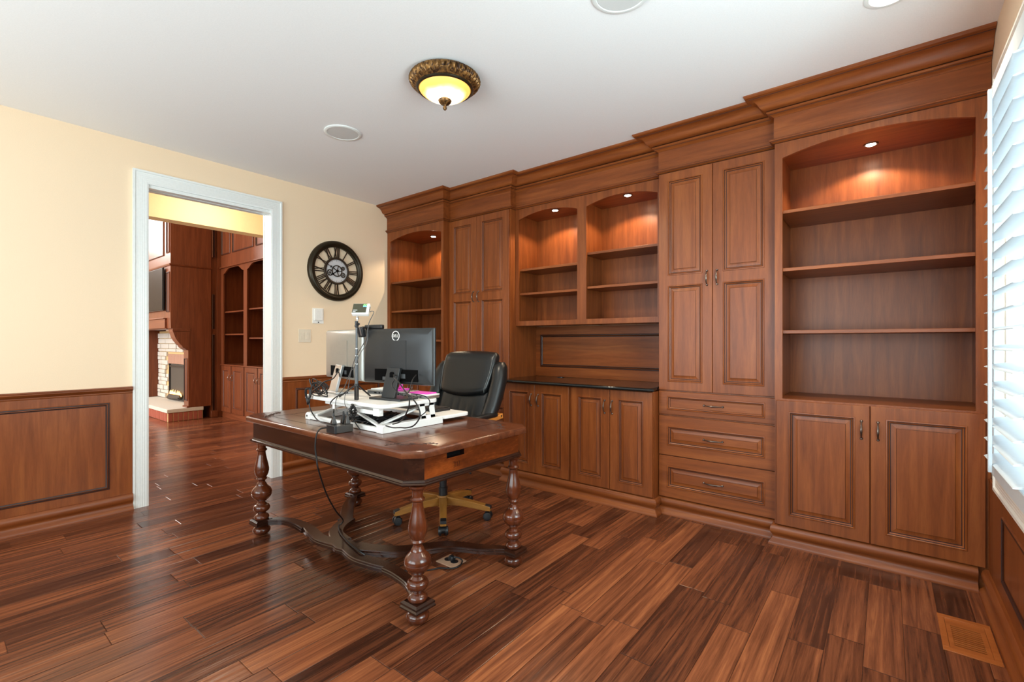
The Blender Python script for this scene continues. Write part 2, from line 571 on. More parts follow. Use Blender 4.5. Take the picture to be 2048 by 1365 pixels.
def text_mesh(name, body, size, depth, mat, parent, loc, rot, local=True, align='CENTER'):
    cu = bpy.data.curves.new(name, 'FONT')
    cu.body = body; cu.size = size; cu.extrude = depth; cu.align_x = align; cu.align_y = 'CENTER'
    tmp = bpy.data.objects.new(name + '_curve', cu)
    COL.objects.link(tmp)
    dg = bpy.context.evaluated_depsgraph_get()
    me = bpy.data.meshes.new_from_object(tmp.evaluated_get(dg))
    bpy.data.objects.remove(tmp)
    me.materials.clear(); me.materials.append(mat)
    o = bpy.data.objects.new(name, me)
    COL.objects.link(o)
    o.parent = parent; o.location = loc; o.rotation_euler = rot
    return o

# ================================================================== the setting
YB, XL2 = -1.6, -8.6      # wall behind the camera, far wall of the great room
mb = MB().box(XL2 - 0.1, XR + 0.15, -3.6, 3.9, -0.08, 0)
struct('floor', mb, floor_m)
mb = MB().box(-1.15, XR + 0.15, YB - 0.15, YW + 0.12, H, H + 0.1)
struct('ceiling', mb, ceil_m)

# doorway in the left wall
DY0, DY1, DZ = 1.071, 1.985, 2.44
mb = MB()
for a in ((YB, DY0 - 0.01, 0, H), (DY1 + 0.01, YW, 0, H), (DY0 - 0.01, DY1 + 0.01, DZ + 0.01, H)):
    mb.box(-0.13, 0, a[0], a[1], a[2], a[3])
struct('wall_left', mb, cream)
mb = MB().box(-0.13, XR + 0.12, YW, YW + 0.12, 0, H)
struct('wall_back', mb, cream)
# window wall
WY0, WY1, WZ0, WZ1 = 0.78, 2.935, 0.665, 2.35
mb = MB()
mb.box(XR, XR + 0.14, YB, WY0, 0, H); mb.box(XR, XR + 0.14, WY1, YW, 0, H)
mb.box(XR, XR + 0.14, WY0, WY1, 0, WZ0); mb.box(XR, XR + 0.14, WY0, WY1, WZ1, H)
struct('wall_right', mb, cream)
# unseen wall behind the camera; two openings added to let fill light in
mb = MB()
RW = [(0.3, 2.1), (2.45, 4.25)]
mb.box(-0.13, RW[0][0], YB - 0.14, YB, 0, H); mb.box(RW[0][1], RW[1][0], YB - 0.14, YB, 0, H)
mb.box(RW[1][1], XR + 0.14, YB - 0.14, YB, 0, H)
for a, b in RW:
    mb.box(a, b, YB - 0.14, YB, 0, 0.6); mb.box(a, b, YB - 0.14, YB, 2.42, H)
struct('wall_front', mb, cream)

# door casing and jamb, fluted profile
def casing_prof(wd, th):
    pts = [(0, 0), (0, th * 0.62)]
    n = 5
    for i in range(n):
        c0 = wd * (0.10 + 0.70 * i / n); c1 = wd * (0.10 + 0.70 * (i + 1) / n)
        pts += [(c0, th * 0.77), (c0 + (c1 - c0) * 0.3, th * 0.81), (c1 - (c1 - c0) * 0.3, th * 0.81)]
    pts += [(wd * 0.82, th * 0.72), (wd * 0.86, th), (wd, th), (wd, 0)]
    return pts   # (across from opening edge, out from wall)


def casing_run(m, corners, prof, axis_out, face):
    """mitred casing round an opening lying in a wall x = face; corners are (y, z, dy, dz) with the outward diagonal"""
    loops = []
    for y, z, dy, dz in corners:
        loops.append([(face + axis_out * t, y + dy * a, z + dz * a) for a, t in prof])
    m.loft(loops, True, True)


cp = casing_prof(0.097, 0.024)
mb = MB()
casing_run(mb, [(DY0 + 0.004, 0, -1, 0), (DY0 + 0.004, DZ - 0.004, -1, 1), (DY1 - 0.004, DZ - 0.004, 1, 1), (DY1 - 0.004, 0, 1, 0)], cp, 1, 0)
casing_run(mb, [(DY0 + 0.004, 0, -1, 0), (DY0 + 0.004, DZ - 0.004, -1, 1), (DY1 - 0.004, DZ - 0.004, 1, 1), (DY1 - 0.004, 0, 1, 0)], cp, -1, -0.13)
d1 = struct('door_1', mb, trim_w, angle=25)
mb = MB()
mb.box(-0.132, 0.002, DY0 - 0.01, DY0, 0, DZ + 0.01); mb.box(-0.132, 0.002, DY1, DY1 + 0.01, 0, DZ + 0.01)
mb.box(-0.132, 0.002, DY0, DY1, DZ, DZ + 0.01)
mb.box(-0.132, -0.078, DY0, DY1, DZ - 0.028, DZ)          # head track cheeks of the pocket opening
mb.box(-0.052, 0.002, DY0, DY1, DZ - 0.028, DZ)
obj('jamb', mb, trim_w, d1)
mb = MB().box(-0.078, -0.052, DY0, DY1, DZ - 0.004, DZ - 0.001)
obj('head_track', mb, gap_m, d1)

# baseboard profile (out, up): rounded top member over a cove and shoe
BASE = [(0, 0), (0.036, 0), (0.036, 0.009), (0.031, 0.019), (0.020, 0.030), (0.013, 0.041), (0.011, 0.052), (0.015, 0.060), (0.023, 0.070),
        (0.027, 0.083), (0.026, 0.098), (0.021, 0.111), (0.012, 0.120), (0, 0.122)]
BL = [(p + 0.014, z) if p else (0, z) for p, z in BASE]
RAIL = [(0.012, 0.862), (0.016, 0.862), (0.019, 0.868), (0.017, 0.874), (0.024, 0.880), (0.032, 0.888), (0.036, 0.894), (0.034, 0.900), (0.038, 0.904), (0.036, 0.911), (0, 0.911), (0, 0.862)]
PM = [(0, -0.001, 0), (0.004, 0.006, 0), (0.010, 0.007, 1), (0.013, 0.002, 1), (0.017, 0.004, 0), (0.022, 0.0005, 1), (0.026, 0.0003, 1)]


def wainscot(name, y0, y1, x, out, panels, ztop=0.87):
    """sheet of cherry panelling with applied picture-frame mouldings"""
    m = MB()
    m.box(min(x, x + out * 0.014), max(x, x + out * 0.014), y0, y1, 0.0, ztop)
    for a, b, c, d in panels:
        m.ring_panel(a, b, c, d, x + out * 0.0145, PM, axis='x', sgn=out, fill=False)
    return struct(name, m, [cherry_v, glaze])


ZL = (0.178, 0.806)
wainscot('trim_1', YB, DY0 - 0.094, 0, 1, [(-1.45, -0.72) + ZL, (-0.56, 0.848) + ZL])
wainscot('trim_2', DY1 + 0.094, 3.24, 0, 1, [(2.202, 3.15) + ZL])
for nm, a, b in (('trim_3', YB, DY0 - 0.094), ('trim_4', DY1 + 0.094, 3.255)):
    struct(nm, MB().sweep([(0, a), (0, b)], RAIL), [cherry_y])
for nm, a, b in (('baseboard_left', YB, DY0 - 0.094), ('baseboard_left_rear', DY1 + 0.094, 3.25)):
    struct(nm, MB().sweep([(0, a), (0, b)], BL), [cherry_y])
# right wall: panelling under and beside the window
wainscot('trim_5', YB, 3.262, XR, -1, [(2.05, 2.90, 0.20, 0.49), (0.9, 1.95, 0.20, 0.49)], ztop=0.57)
struct('baseboard_right', MB().sweep([(XR, YB), (XR, 3.262)], BL, left=True), [cherry_y])

# window on the right: casing, frame, sashes, glass
CW = 0.094
cpw = casing_prof(CW, 0.030)
mb = MB()
y0, y1, z0, z1 = WY0, WY1, WZ0, WZ1
casing_run(mb, [(y0, z0, -1, -1), (y0, z1, -1, 1), (y1, z1, 1, 1), (y1, z0, 1, -1), (y0, z0, -1, -1)], cpw, -1, XR)
w1 = struct('window_1', mb, case_w, angle=25)
mb = MB()
mb.box(XR - 0.002, XR + 0.14, y0 - 0.002, y0 + 0.016, z0, z1); mb.box(XR - 0.002, XR + 0.14, y1 - 0.016, y1 + 0.002, z0, z1)
mb.box(XR - 0.002, XR + 0.14, y0, y1, z0 - 0.002, z0 + 0.016); mb.box(XR - 0.002, XR + 0.14, y0, y1, z1 - 0.016, z1 + 0.002)
obj('frame', mb, case_w, w1)
mb = MB()
for a, b in ((y0 + 0.016, (y0 + y1) / 2), ((y0 + y1) / 2, y1 - 0.016)):
    for c, d in ((z0 + 0.016, (z0 + z1) / 2 + 0.02), ((z0 + z1) / 2 - 0.02, z1 - 0.016)):
        xs = XR + 0.085 if c < 1 else XR + 0.105
        for q in ((a, a + 0.045, c, d), (b - 0.045, b, c, d), (a + 0.045, b - 0.045, c, c + 0.045), (a + 0.045, b - 0.045, d - 0.045, d)):
            mb.box(xs, xs + (0.019 if c < 1 else 0.028), *q)
obj('sash', mb, trim_w, w1)
gm, gt, gp = new_mat('window_glass')
gt.nodes.remove(gp)
_tr = gt.nodes.new('ShaderNodeBsdfTransparent'); _tr.inputs[0].default_value = (0.97, 1.0, 1.0, 1)
_gl = gt.nodes.new('ShaderNodeBsdfGlossy'); _gl.inputs['Roughness'].default_value = 0.02
_mx = gt.nodes.new('ShaderNodeMixShader'); _mx.inputs[0].default_value = 0.06
gt.links.new(_tr.outputs[0], _mx.inputs[1]); gt.links.new(_gl.outputs[0], _mx.inputs[2])
gt.links.new(_mx.outputs[0], gt.nodes['Material Output'].inputs['Surface'])
obj('glass', MB().box(XR + 0.117, XR + 0.121, y0, y1, z0, z1), gm, w1)

# hall beyond the doorway and the great room
mb = MB()
mb.box(-1.15, -1.0, YB, 0.9, 0, 5.2); mb.box(-1.15, -1.0, 3.35, 3.9, 0, 5.2)
mb.box(-1.15, -1.0, 0.9, 3.35, 2.417, 5.2)
struct('wall_hall', mb, yellow)
mb = MB().box(-1.0, -0.13, YB - 0.1, YB, 0, H).box(-1.0, -0.13, YW, YW + 0.1, 0, H)
struct('wall_hall_ends', mb, cream)
struct('wall_great_room', MB().box(XL2 - 0.12, XL2, -3.6, 3.9, 0, 5.2), cream)
struct('wall_great_room_back', MB().box(XL2, -1.0, 3.62, 3.75, 0, 5.2), red_v)
struct('wall_great_room_front', MB().box(XL2, -7.4, -3.7, -3.6, 0, 5.2).box(-1.9, -1.0, -3.7, -3.6, 0, 5.2).box(-7.4, -1.9, -3.7, -3.6, 0, 0.4).box(-7.4, -1.9, -3.7, -3.6, 4.2, 5.2), cream)
struct('ceiling_great_room', MB().box(XL2 - 0.12, -1.0, -3.7, 3.9, 5.2, 5.3), ceil_m)
struct('wall_great_room_side', MB().box(-1.15, -1.0, -3.7, YB, 0, 5.2), cream)

# ================================================================== built-in cabinets
YA, YBD, YC, YCB, YE = 3.262, 3.356, 3.43, 3.26, 3.278
BACK = YW - 0.004
DOOR = [(0, 0.020, 0), (0, 0.002, 0), (0.002, 0, 0)]
MOULD = [(0, 0, 0), (0.002, -0.0035, 0), (0.007, -0.0045, 0), (0.010, -0.001, 0), (0.0115, 0.003, 1), (0.013, 0.003, 1), (0.019, 0.007, 0), (0.0205, 0.010, 1), (0.023, 0.010, 1),
         (0.045, 0.0035, 0), (0.0465, 0.0015, 1), (0.048, 0.0015, 0)]
FLAT = MOULD[:8] + [(0.024, 0.010, 0)]


def panel_front(x0, x1, z0, z1, y, holes, style=MOULD):
    """slab 20 mm thick whose face at y carries moulded raised panels; holes = [(xa, xb, za, zb)] stacked bottom to top"""
    m = MB()
    e = 0.002
    # edges
    for q in ([(x0, y + .02, z0), (x1, y + .02, z0), (x1, y + .02, z1), (x0, y + .02, z1)],):
        m.poly(q)
    A = [(x0, y + .02, z0), (x1, y + .02, z0), (x1, y + .02, z1), (x0, y + .02, z1)]
    B = [(x0, y + e, z0), (x1, y + e, z0), (x1, y + e, z1), (x0, y + e, z1)]
    C = [(x0 + e, y, z0 + e), (x1 - e, y, z0 + e), (x1 - e, y, z1 - e), (x0 + e, y, z1 - e)]
    for P, Q in ((A, B), (B, C)):
        for k in range(4): m.poly([P[k], P[(k + 1) % 4], Q[(k + 1) % 4], Q[k]])
    xa, xb = holes[0][0], holes[0][1]
    X0, X1, Z0, Z1 = x0 + e, x1 - e, z0 + e, z1 - e
    m.poly([(X0, y, Z0), (xa, y, Z0), (xa, y, Z1), (X0, y, Z1)])
    m.poly([(xb, y, Z0), (X1, y, Z0), (X1, y, Z1), (xb, y, Z1)])
    zs = [Z0] + [q for h in holes for q in (h[2], h[3])] + [Z1]
    for i in range(0, len(zs), 2):
        m.poly([(xa, y, zs[i]), (xb, y, zs[i]), (xb, y, zs[i + 1]), (xa, y, zs[i + 1])])
    for h in holes:
        m.ring_panel(h[0], h[1], h[2], h[3], y, style)
    return m


def pull(parent, x, y, z, L=0.112, vertical=True):
    """arched bar pull with flared feet"""
    m = MB()
    pts, rad = [], []
    n = 14
    for i in range(n + 1):
        t = i / n
        s = (t - 0.5) * L * 0.86
        out = 0.006 + 0.022 * math.sin(PI * t) ** 0.8
        pts.append((x, y - out, z + s) if vertical else (x + s, y - out, z))
        rad.append(0.0030 + 0.0032 * math.sin(PI * t) ** 2)
    m.tube(pts, rad, 8)
    for sg in (-1, 1):
        c = sg * L * 0.43
        q = [(0.0075, 0.0), (0.0065, -0.003), (0.004, -0.006), (0.0042, -0.009), (0.0055, -0.0105), (0.003, -0.0125)]
        m.lathe(q, (x, y, z + c) if vertical else (x + c, y, z), 10, 'y')
    return obj('handle', m, pewter, parent)


def add_door(root, x0, x1, z0, z1, y, hx, hz, rows=None, fr=0.064):
    rows = rows or [(z0 + fr, z1 - fr)]
    m = panel_front(x0, x1, z0, z1, y, [(x0 + fr, x1 - fr, a, b) for a, b in rows])
    d = obj('door', m, [cherry_v, glaze], root, angle=20)
    pull(d, hx, y, hz)
    return d


def add_drawer(root, x0, x1, z0, z1, y, fx=0.062, fz=0.060, flat=False, style=None):
    m = panel_front(x0, x1, z0, z1, y, [(x0 + fx, x1 - fx, z0 + fz, z1 - fz)], FLAT if flat else MOULD)
    d = obj('drawer', m, [cherry_h, glaze], root, angle=20)
    pull(d, (x0 + x1) / 2, y + (0.008 if flat else 0.002), (z0 + z1) / 2, 0.14, False)
    return d


def arch(x0, x1, zs, zp, n=18):
    """points of a segmental arch from (x0, zs) to (x1, zs) rising to zp"""
    c, r = (x0 + x1) / 2, (x1 - x0) / 2
    h = zp - zs
    R = (r * r + h * h) / (2 * h)
    return [(x0 + (x1 - x0) * i / n, zp - R + math.sqrt(max(0, R * R - (x0 + (x1 - x0) * i / n - c) ** 2))) for i in range(n + 1)]


def arch_frame(m, X0, X1, xo0, xo1, zb, zo, zs, zp, zt, y, th=0.02):
    """face frame: stiles, bottom rail up to zo, arched top rail"""
    m.box(X0, xo0, y, y + th, zb, zt); m.box(xo1, X1, y, y + th, zb, zt)
    if zo > zb: m.box(xo0, xo1, y, y + th, zb, zo)
    a = arch(xo0, xo1, zs, zp)
    f, b = [], []
    for x, z in a:
        f.append((m.vert((x, y, z)), m.vert((x, y, zt)), m.vert((x, y + th, z)), m.vert((x, y + th, zt))))
    for p, q in zip(f, f[1:]):
        m.face((p[0], q[0], q[1], p[1])); m.face((p[2], p[3], q[3], q[2])); m.face((p[0], p[2], q[2], q[0])); m.face((p[1], q[1], q[3], p[3]))


def puck(root, x, y, z, aim, power):
    pk = obj('puck_light', MB().lathe([(0.037, z), (0.037, z - 0.004), (0.034, z - 0.006), (0.027, z - 0.004)], (x, y, 0), 20), pewter, root)
    obj('lens', MB().lathe([(0.026, z - 0.0035), (0.022, z - 0.006), (0.001, z - 0.007)], (x, y, 0), 20), puck_m, pk)
    light('puck_beam', 'SPOT', (x, y, z - 0.012), power, (1.0, 0.78, 0.52), 0.015, target=(x, y + 0.02, 0), spot=math.radians(140), blend=0.3)


def shelf(root, x0, x1, y0, y1, z, th=0.020):
    obj('shelf', MB().box(x0, x1, y0, y1, z - th, z), cherry_h, root, bevel=0.0015)


def box_body(root, x0, x1, y0, y1, z0, z1, name='carcass', mat=None):
    return obj(name, MB().box(x0, x1, y0, y1, z0, z1), mat or cherry_v, root)


ZTOP = 2.47


def bookcase(x0, x1, y, xo0, xo1, zled, zs, zp, shelves, label, px, doors, lit):
    r = thing('bookcase', label, 'bookcase', ((x0 + x1) / 2, (y + BACK) / 2, 0))
    m = MB()
    yb = BACK - 0.012
    m.box(x0, x0 + 0.018, y + 0.02, BACK, zled - 0.012, ZTOP); m.box(x1 - 0.018, x1, y + 0.02, BACK, zled - 0.012, ZTOP)
    m.box(x0 + 0.018, x1 - 0.018, yb, BACK, zled - 0.012, ZTOP)
    obj('carcass', m, cherry_v, r)
    obj('top_panel', MB().box(x0 + 0.018, x1 - 0.018, y + 0.02, yb, zp + 0.004, zp + 0.022), cherry_h, r)
    obj('bottom_panel', MB().box(x0 + 0.018, x1 - 0.018, y + 0.02, yb, zled - 0.014, zled), cherry_h, r)
    m = MB()
    arch_frame(m, x0, x1, xo0, xo1, 0.124, zled, zs, zp, ZTOP, y)
    obj('face_frame', m, cherry_v, r)
    box_body(r, x0, x1, y + 0.021, BACK, 0.001, zled - 0.016, 'base_box')
    for z in shelves: shelf(r, x0 + 0.02, x1 - 0.02, y + 0.021, yb, z)
    for d in doors: add_door(r, d[0], d[1], 0.128, 0.885, y - 0.020, d[2], d[3])
    puck(r, px, (y + 0.02 + yb) / 2 + 0.02, zp + 0.003, (px + 0.02, yb + 0.0, zp - 0.42), lit)
    return r


bookcase(0.004, 0.914, YA, 0.052, 0.880, 0.895, 2.354, 2.407, (1.905, 1.585, 1.262),
         'narrow open bookcase in the far corner beside the wall clock', 0.46,
         [(0.02, 0.452, 0.42, 0.75), (0.458, 0.895, 0.49, 0.75)], 17)
bookcase(3.850, XR - 0.003, YE, 3.891, 4.738, 0.895, 2.366, 2.424, (2.049, 1.694, 1.312),
         'wide open bookcase with arched top beside the shuttered window', 4.316,
         [(3.862, 4.316, 4.280, 0.752), (4.321, 4.771, 4.353, 0.752)], 17)


def tall_cabinet(x0, x1, xm, label):
    r = thing('tall_cabinet', label, 'cabinet', ((x0 + x1) / 2, (YBD + BACK) / 2, 0))
    box_body(r, x0, x1, YBD, BACK, 0.0, ZTOP)
    yd = YBD - 0.020
    for a, b, hx in ((x0 + 0.004, xm - 0.0015, xm - 0.035), (xm + 0.0015, x1 - 0.004, xm + 0.030)):
        add_door(r, a, b, 0.896, 2.452, yd, hx, 1.678, [(0.956, 1.644), (1.714, 2.396)])
    for za, zb, fl in ((0.722, 0.886, True), (0.430, 0.710, False), (0.128, 0.424, False)):
        add_drawer(r, x0 + 0.004, x1 - 0.004, za, zb, yd, 0.060, 0.032 if fl else 0.070, fl)
    return r


tall_cabinet(0.914, 1.700, 1.294, 'tall two-door cabinet behind the black office chair')
tall_cabinet(3.092, 3.850, 3.467, 'tall two-door cabinet with three drawers next to the wide bookcase')


def base_cabinet(x0, x1, d, label, right_return=False):
    r = thing('base_cabinet', label, 'cabinet', ((x0 + x1) / 2, (YCB + BACK) / 2, 0))
    box_body(r, x0, x1, YCB, BACK, 0.0, 0.883)
    for a, b, hx in d: add_door(r, a, b, 0.128, 0.879, YCB - 0.020, hx, 0.748)
    return r


base_cabinet(1.701, 2.400, [(1.713, 2.054, 2.020), (2.058, 2.390, 2.092)], 'low two-door cabinet under the granite, next to the office chair')
base_cabinet(2.400, 3.091, [(2.412, 2.751, 2.712), (2.755, 3.085, 2.774)], 'low two-door cabinet under the granite, next to the three drawers')

# granite worktop with an eased front edge
m = MB()
prof = [(0.045, 0.911), (0.032, 0.911), (0.022, 0.910), (0.012, 0.906), (0.006, 0.898), (0.005, 0.891), (0.010, 0.8845), (0.045, 0.8845)]
xa, xb, yf = 1.702, 3.0915, 3.185
pl = [(xa, yf)] + [(xb - 0.025 + 0.025 * math.sin(k * PI / 16) - 0.0, yf + 0.025 - 0.025 * math.cos(k * PI / 16)) for k in range(9)] + [(xb, YBD - 0.022)]
edge = [(p, z) for p, z in ((0.0, 0.911), (0.004, 0.9105), (0.010, 0.906), (0.013, 0.8975), (0.010, 0.889), (0.004, 0.8845), (0.0, 0.884))]
q = [(x - (0.013 if i > 4 else 0.0), y + 0.013) for i, (x, y) in enumerate(pl)]
m.sweep(q, edge, caps=True)
top = [(x, y, 0.911) for x, y in q] + [(xb - 0.013, BACK, 0.911), (xa, BACK, 0.911)]
bot = [(x, y, 0.884) for x, y, z in top]
m.poly(top); m.poly(bot[::-1])
for i in range(len(q) - 1, len(top)):
    j = (i + 1) % len(top)
    m.poly([top[i], top[j], bot[j], bot[i]])
wt = thing('worktop', 'black granite worktop below the open wall shelves', 'worktop', (2.40, 3.48, 0.884))
obj('slab', m, granite, wt, angle=30)
obj('grommet', MB().lathe([(0.034, 0.911), (0.034, 0.914), (0.026, 0.9145), (0.024, 0.9115), (0.001, 0.9112)], (2.02, 3.705, 0), 20), black_pl, wt)

# panelled backsplash
m = MB()
m.box(1.701, 3.091, BACK - 0.012, BACK, 0.912, 1.386)
m.ring_panel(1.757, 3.035, 1.000, 1.312, BACK - 0.0122, [(a, b * 1.4, c) for a, b, c in PM], sgn=-1, fill=False)
m.box(1.701, 3.091, BACK - 0.020, BACK - 0.011, 0.912, 0.935)
lone('backsplash_panel', m, [cherry_h, glaze], 'cherry back panel with a long moulded frame behind the granite worktop', 'panel', angle=20)


def hutch(x0, x1, xo0, xo1, shelves, label, px, py):
    y = YC
    r = thing('wall_shelf_unit', label, 'shelf unit', ((x0 + x1) / 2, (y + BACK) / 2, 1.388))
    yb = BACK - 0.012
    m = MB()
    m.box(x0, x0 + 0.018, y + 0.02, BACK, 1.388, ZTOP); m.box(x1 - 0.018, x1, y + 0.02, BACK, 1.388, ZTOP)
    m.box(x0 + 0.018, x1 - 0.018, yb, BACK, 1.388, ZTOP)
    obj('carcass', m, cherry_v, r)
    obj('top_panel', MB().box(x0 + 0.018, x1 - 0.018, y + 0.02, yb, 2.413, 2.431), cherry_h, r)
    obj('bottom_panel', MB().box(x0 + 0.018, x1 - 0.018, y + 0.02, yb, 1.412, 1.430), cherry_h, r)
    m = MB()
    arch_frame(m, x0, x1, xo0, xo1, 1.388, 1.430, 2.362, 2.410, ZTOP, y)
    obj('face_frame', m, cherry_v, r)
    for z in shelves: shelf(r, x0 + 0.018, x1 - 0.018, y + 0.021, yb, z)
    puck(r, px, py, 2.412, (px + 0.03, yb, 2.0), 17)
    return r


hutch(1.701, 2.400, 1.738, 2.358, (1.912, 1.690), 'open lit wall shelves over the granite, nearer the wall clock', 2.085, 3.51)
hutch(2.400, 3.091, 2.444, 3.050, (1.984, 1.702), 'open lit wall shelves over the granite, nearer the window', 2.775, 3.51)

# crown, frieze and bead stepping along the cabinets
PATH = [(0.002, YA), (0.914, YA), (0.914, YBD), (1.70, YBD), (1.70, YC), (3.092, YC), (3.092, YBD), (3.85, YBD), (3.85, YE), (XR - 0.002, YE)]
cr = thing('crown_moulding', 'stepped cherry crown moulding and frieze running along the ceiling above the cabinets', 'moulding', (2.4, YA - 0.1, ZTOP))
F = 0.004
obj('frieze', MB().sweep(PATH, [(0.0006, 2.476), (F, 2.476), (F, 2.640), (0.0006, 2.640)]), cherry_h, cr)
obj('bead', MB().sweep(PATH, [(0.0006, 2.460), (0.003, 2.460), (0.006, 2.462), (0.013, 2.466), (0.020, 2.470), (0.020, 2.4725), (0.026, 2.475), (0.026, 2.482), (0.021, 2.4855), (0.010, 2.487), (F, 2.489), (0.0006, 2.489)], segm={0: 1, 1: 1, 4: 1, 9: 1}), [cherry_h, glaze], cr, angle=20)
CROWN = [(0.0006, 2.622), (0.006, 2.622), (0.010, 2.627), (0.019, 2.633), (0.028, 2.637), (0.028, 2.640), (0.037, 2.643), (0.041, 2.648), (0.040, 2.654), (0.034, 2.657), (0.040, 2.659), (0.052, 2.662), (0.063, 2.668), (0.071, 2.677), (0.078, 2.689), (0.086, 2.701),
         (0.097, 2.711), (0.110, 2.717), (0.122, 2.719), (0.122, 2.722), (0.131, 2.723), (0.140, 2.727), (0.146, 2.734), (0.147, H - 0.0005), (0.0006, H - 0.0005)]
obj('crown', MB().sweep(PATH, CROWN, segm={0: 1, 4: 1, 8: 1, 9: 1, 18: 1}), [cherry_h, glaze], cr, angle=25)

# one base moulding follows the plinth line
PB = [(0.05, YA), (0.914, YA), (0.914, YBD), (1.70, YBD), (1.70, YCB), (3.0915, YCB), (3.0915, YBD), (3.85, YBD), (3.85, YE), (XR - 0.05, YE)]
struct('baseboard_back', MB().sweep(PB, [(p * 0.86, z) if p else (0.0006, z) for p, z in BASE]), [cherry_h])

# ================================================================== desk
DT, DC = 0.770, Vector((1.985, 1.720))      # top height, plan centre
LX = (1.228, 2.762)
LY = (1.372, 2.056)


def octagon(x0, x1, y0, y1, c):
    return [(x0 + c, y0), (x1 - c, y0), (x1, y0 + c), (x1, y1 - c), (x1 - c, y1), (x0 + c, y1), (x0, y1 - c), (x0, y0 + c)]


dk = thing('writing_desk', 'dark carved wooden desk with turned legs in the middle of the room', 'desk', (DC.x, DC.y, 0))
ox0, ox1, oy0, oy1 = 1.135, 2.828, 1.284, 2.158
m = MB()
o8 = octagon(ox0, ox1, oy0, oy1, 0.072)
inn = lambda d: octagon(ox0 + d, ox1 - d, oy0 + d, oy1 - d, 0.072 - d * 0.59)
layers = [(0.010, 0.735), (0.003, 0.737), (0.0, 0.743), (0.0, 0.760), (0.002, 0.765), (0.006, 0.7685), (0.012, 0.770)]
m.loft([[(x, y, z) for x, y in inn(d)] for d, z in layers])
top = obj('desktop', m, deskt, dk, angle=32)
# breadboard joint lines and carved corner sprays cut into the top
m = MB()
for x in (ox0 + 0.215, ox1 - 0.215): m.box(x - 0.0012, x + 0.0012, oy0 + 0.075, oy1 - 0.075, DT - 0.001, DT + 0.0003)
for y in (oy0 + 0.098, oy1 - 0.098): m.box(ox0 + 0.12, ox1 - 0.12, y - 0.0012, y + 0.0012, DT - 0.001, DT + 0.0003)
for y in (1.50, 1.62, 1.74, 1.86, 1.97): m.box(ox0 + 0.22, ox1 - 0.22, y - 0.0007, y + 0.0007, DT - 0.001, DT + 0.0002)
obj('joint_line', m, gap_m, top, smooth=False)
rc = random.Random(3)
for sx, sy in ((-1, -1), (1, -1), (1, 1), (-1, 1)):
    m = MB()
    c = Vector((ox0 + 0.15 if sx < 0 else ox1 - 0.15, oy0 + 0.125 if sy < 0 else oy1 - 0.125))
    a = Vector((sx, -sy)).normalized(); b = Vector((sx, sy)).normalized()
    for s in (-1, 1):
        pts = []
        for k in range(15):
            t = k / 14
            pp = c + a * s * (0.012 + 0.115 * t) + b * (0.012 * math.sin(t * 9))
            pts.append((pp.x, pp.y, DT - 0.0004))
        m.tube(pts, [0.0026 - 0.0016 * k / 14 for k in range(15)], 6)
        for k in (3, 5, 7, 9, 11):
            p0 = Vector(pts[k])
            for sd in (-1, 1):
                e = p0 + Vector((a.x * s * 0.016 + b.x * sd * 0.016, a.y * s * 0.016 + b.y * sd * 0.016, 0))
                md = (p0 + e) / 2 + Vector((a.x * s * 0.004, a.y * s * 0.004, -0.0008))
                m.tube([p0, md, e], [0.0014, 0.0034, 0.001], 6)
    for k in range(6):
        an = k * PI / 3
        q = (c.x + 0.016 * math.cos(an), c.y + 0.016 * math.sin(an), DT)
        m.tube([(c.x, c.y, DT + 0.001), ((c.x + q[0]) / 2, (c.y + q[1]) / 2, DT - 0.0006), q], [0.002, 0.0050, 0.001], 6)
    obj('carved_spray', m, carve_m, top)
# apron
ap = lambda d: octagon(ox0 + d, ox1 - d, oy0 + d, oy1 - d, 0.085 - d * 0.59)
m = MB()
A, B = ap(0.034), ap(0.062)
for k in range(8):
    k2 = (k + 1) % 8
    mt = 1 if k in (2, 6) else 0
    if k == 2:
        # right end: slot cut under the top edge near the front corner
        (xa, ya), (xb, yb) = A[2], A[3]
        s0, s1, zs = ya + 0.135, ya + 0.250, 0.700
        for q in ((ya, s0, 0.612, 0.737), (s1, yb, 0.612, 0.737), (s0, s1, 0.612, zs)):
            m.poly([(xa, q[0], q[2]), (xa, q[1], q[2]), (xa, q[1], q[3]), (xa, q[0], q[3])], 1)
        m.box(xa - 0.03, xa - 0.028, s0 - 0.01, s1 + 0.01, zs - 0.02, 0.737, 2)
        m.poly([(xa, s0, zs), (xa, s1, zs), (xa - 0.028, s1, zs), (xa - 0.028, s0, zs)], 0)
        m.poly([(xa, s1, zs), (xa, s1, 0.737), (xa - 0.028, s1, 0.737), (xa - 0.028, s1, zs)], 0)
        m.poly([(xa, s0, zs), (xa, s0, 0.737), (xa - 0.028, s0, 0.737), (xa - 0.028, s0, zs)], 0)
    else:
        m.poly([A[k] + (0.612,), A[k2] + (0.612,), A[k2] + (0.737,), A[k] + (0.737,)], mt)
m.poly([a + (0.612,) for a in A])
apo = obj('apron', m, [desk_h, desk_y, gap_m], dk, angle=25)
m = MB()
pr_ = [(0.036, 0.633), (0.031, 0.631), (0.029, 0.626), (0.0265, 0.622), (0.019, 0.621), (0.017, 0.617), (0.017, 0.612), (0.021, 0.608), (0.025, 0.606), (0.10, 0.606)]
m.loft([[(x, y, z) for x, y in ap(d)] for d, z in pr_], caps=False)
obj('apron_moulding', m, desk_h, dk, angle=30)
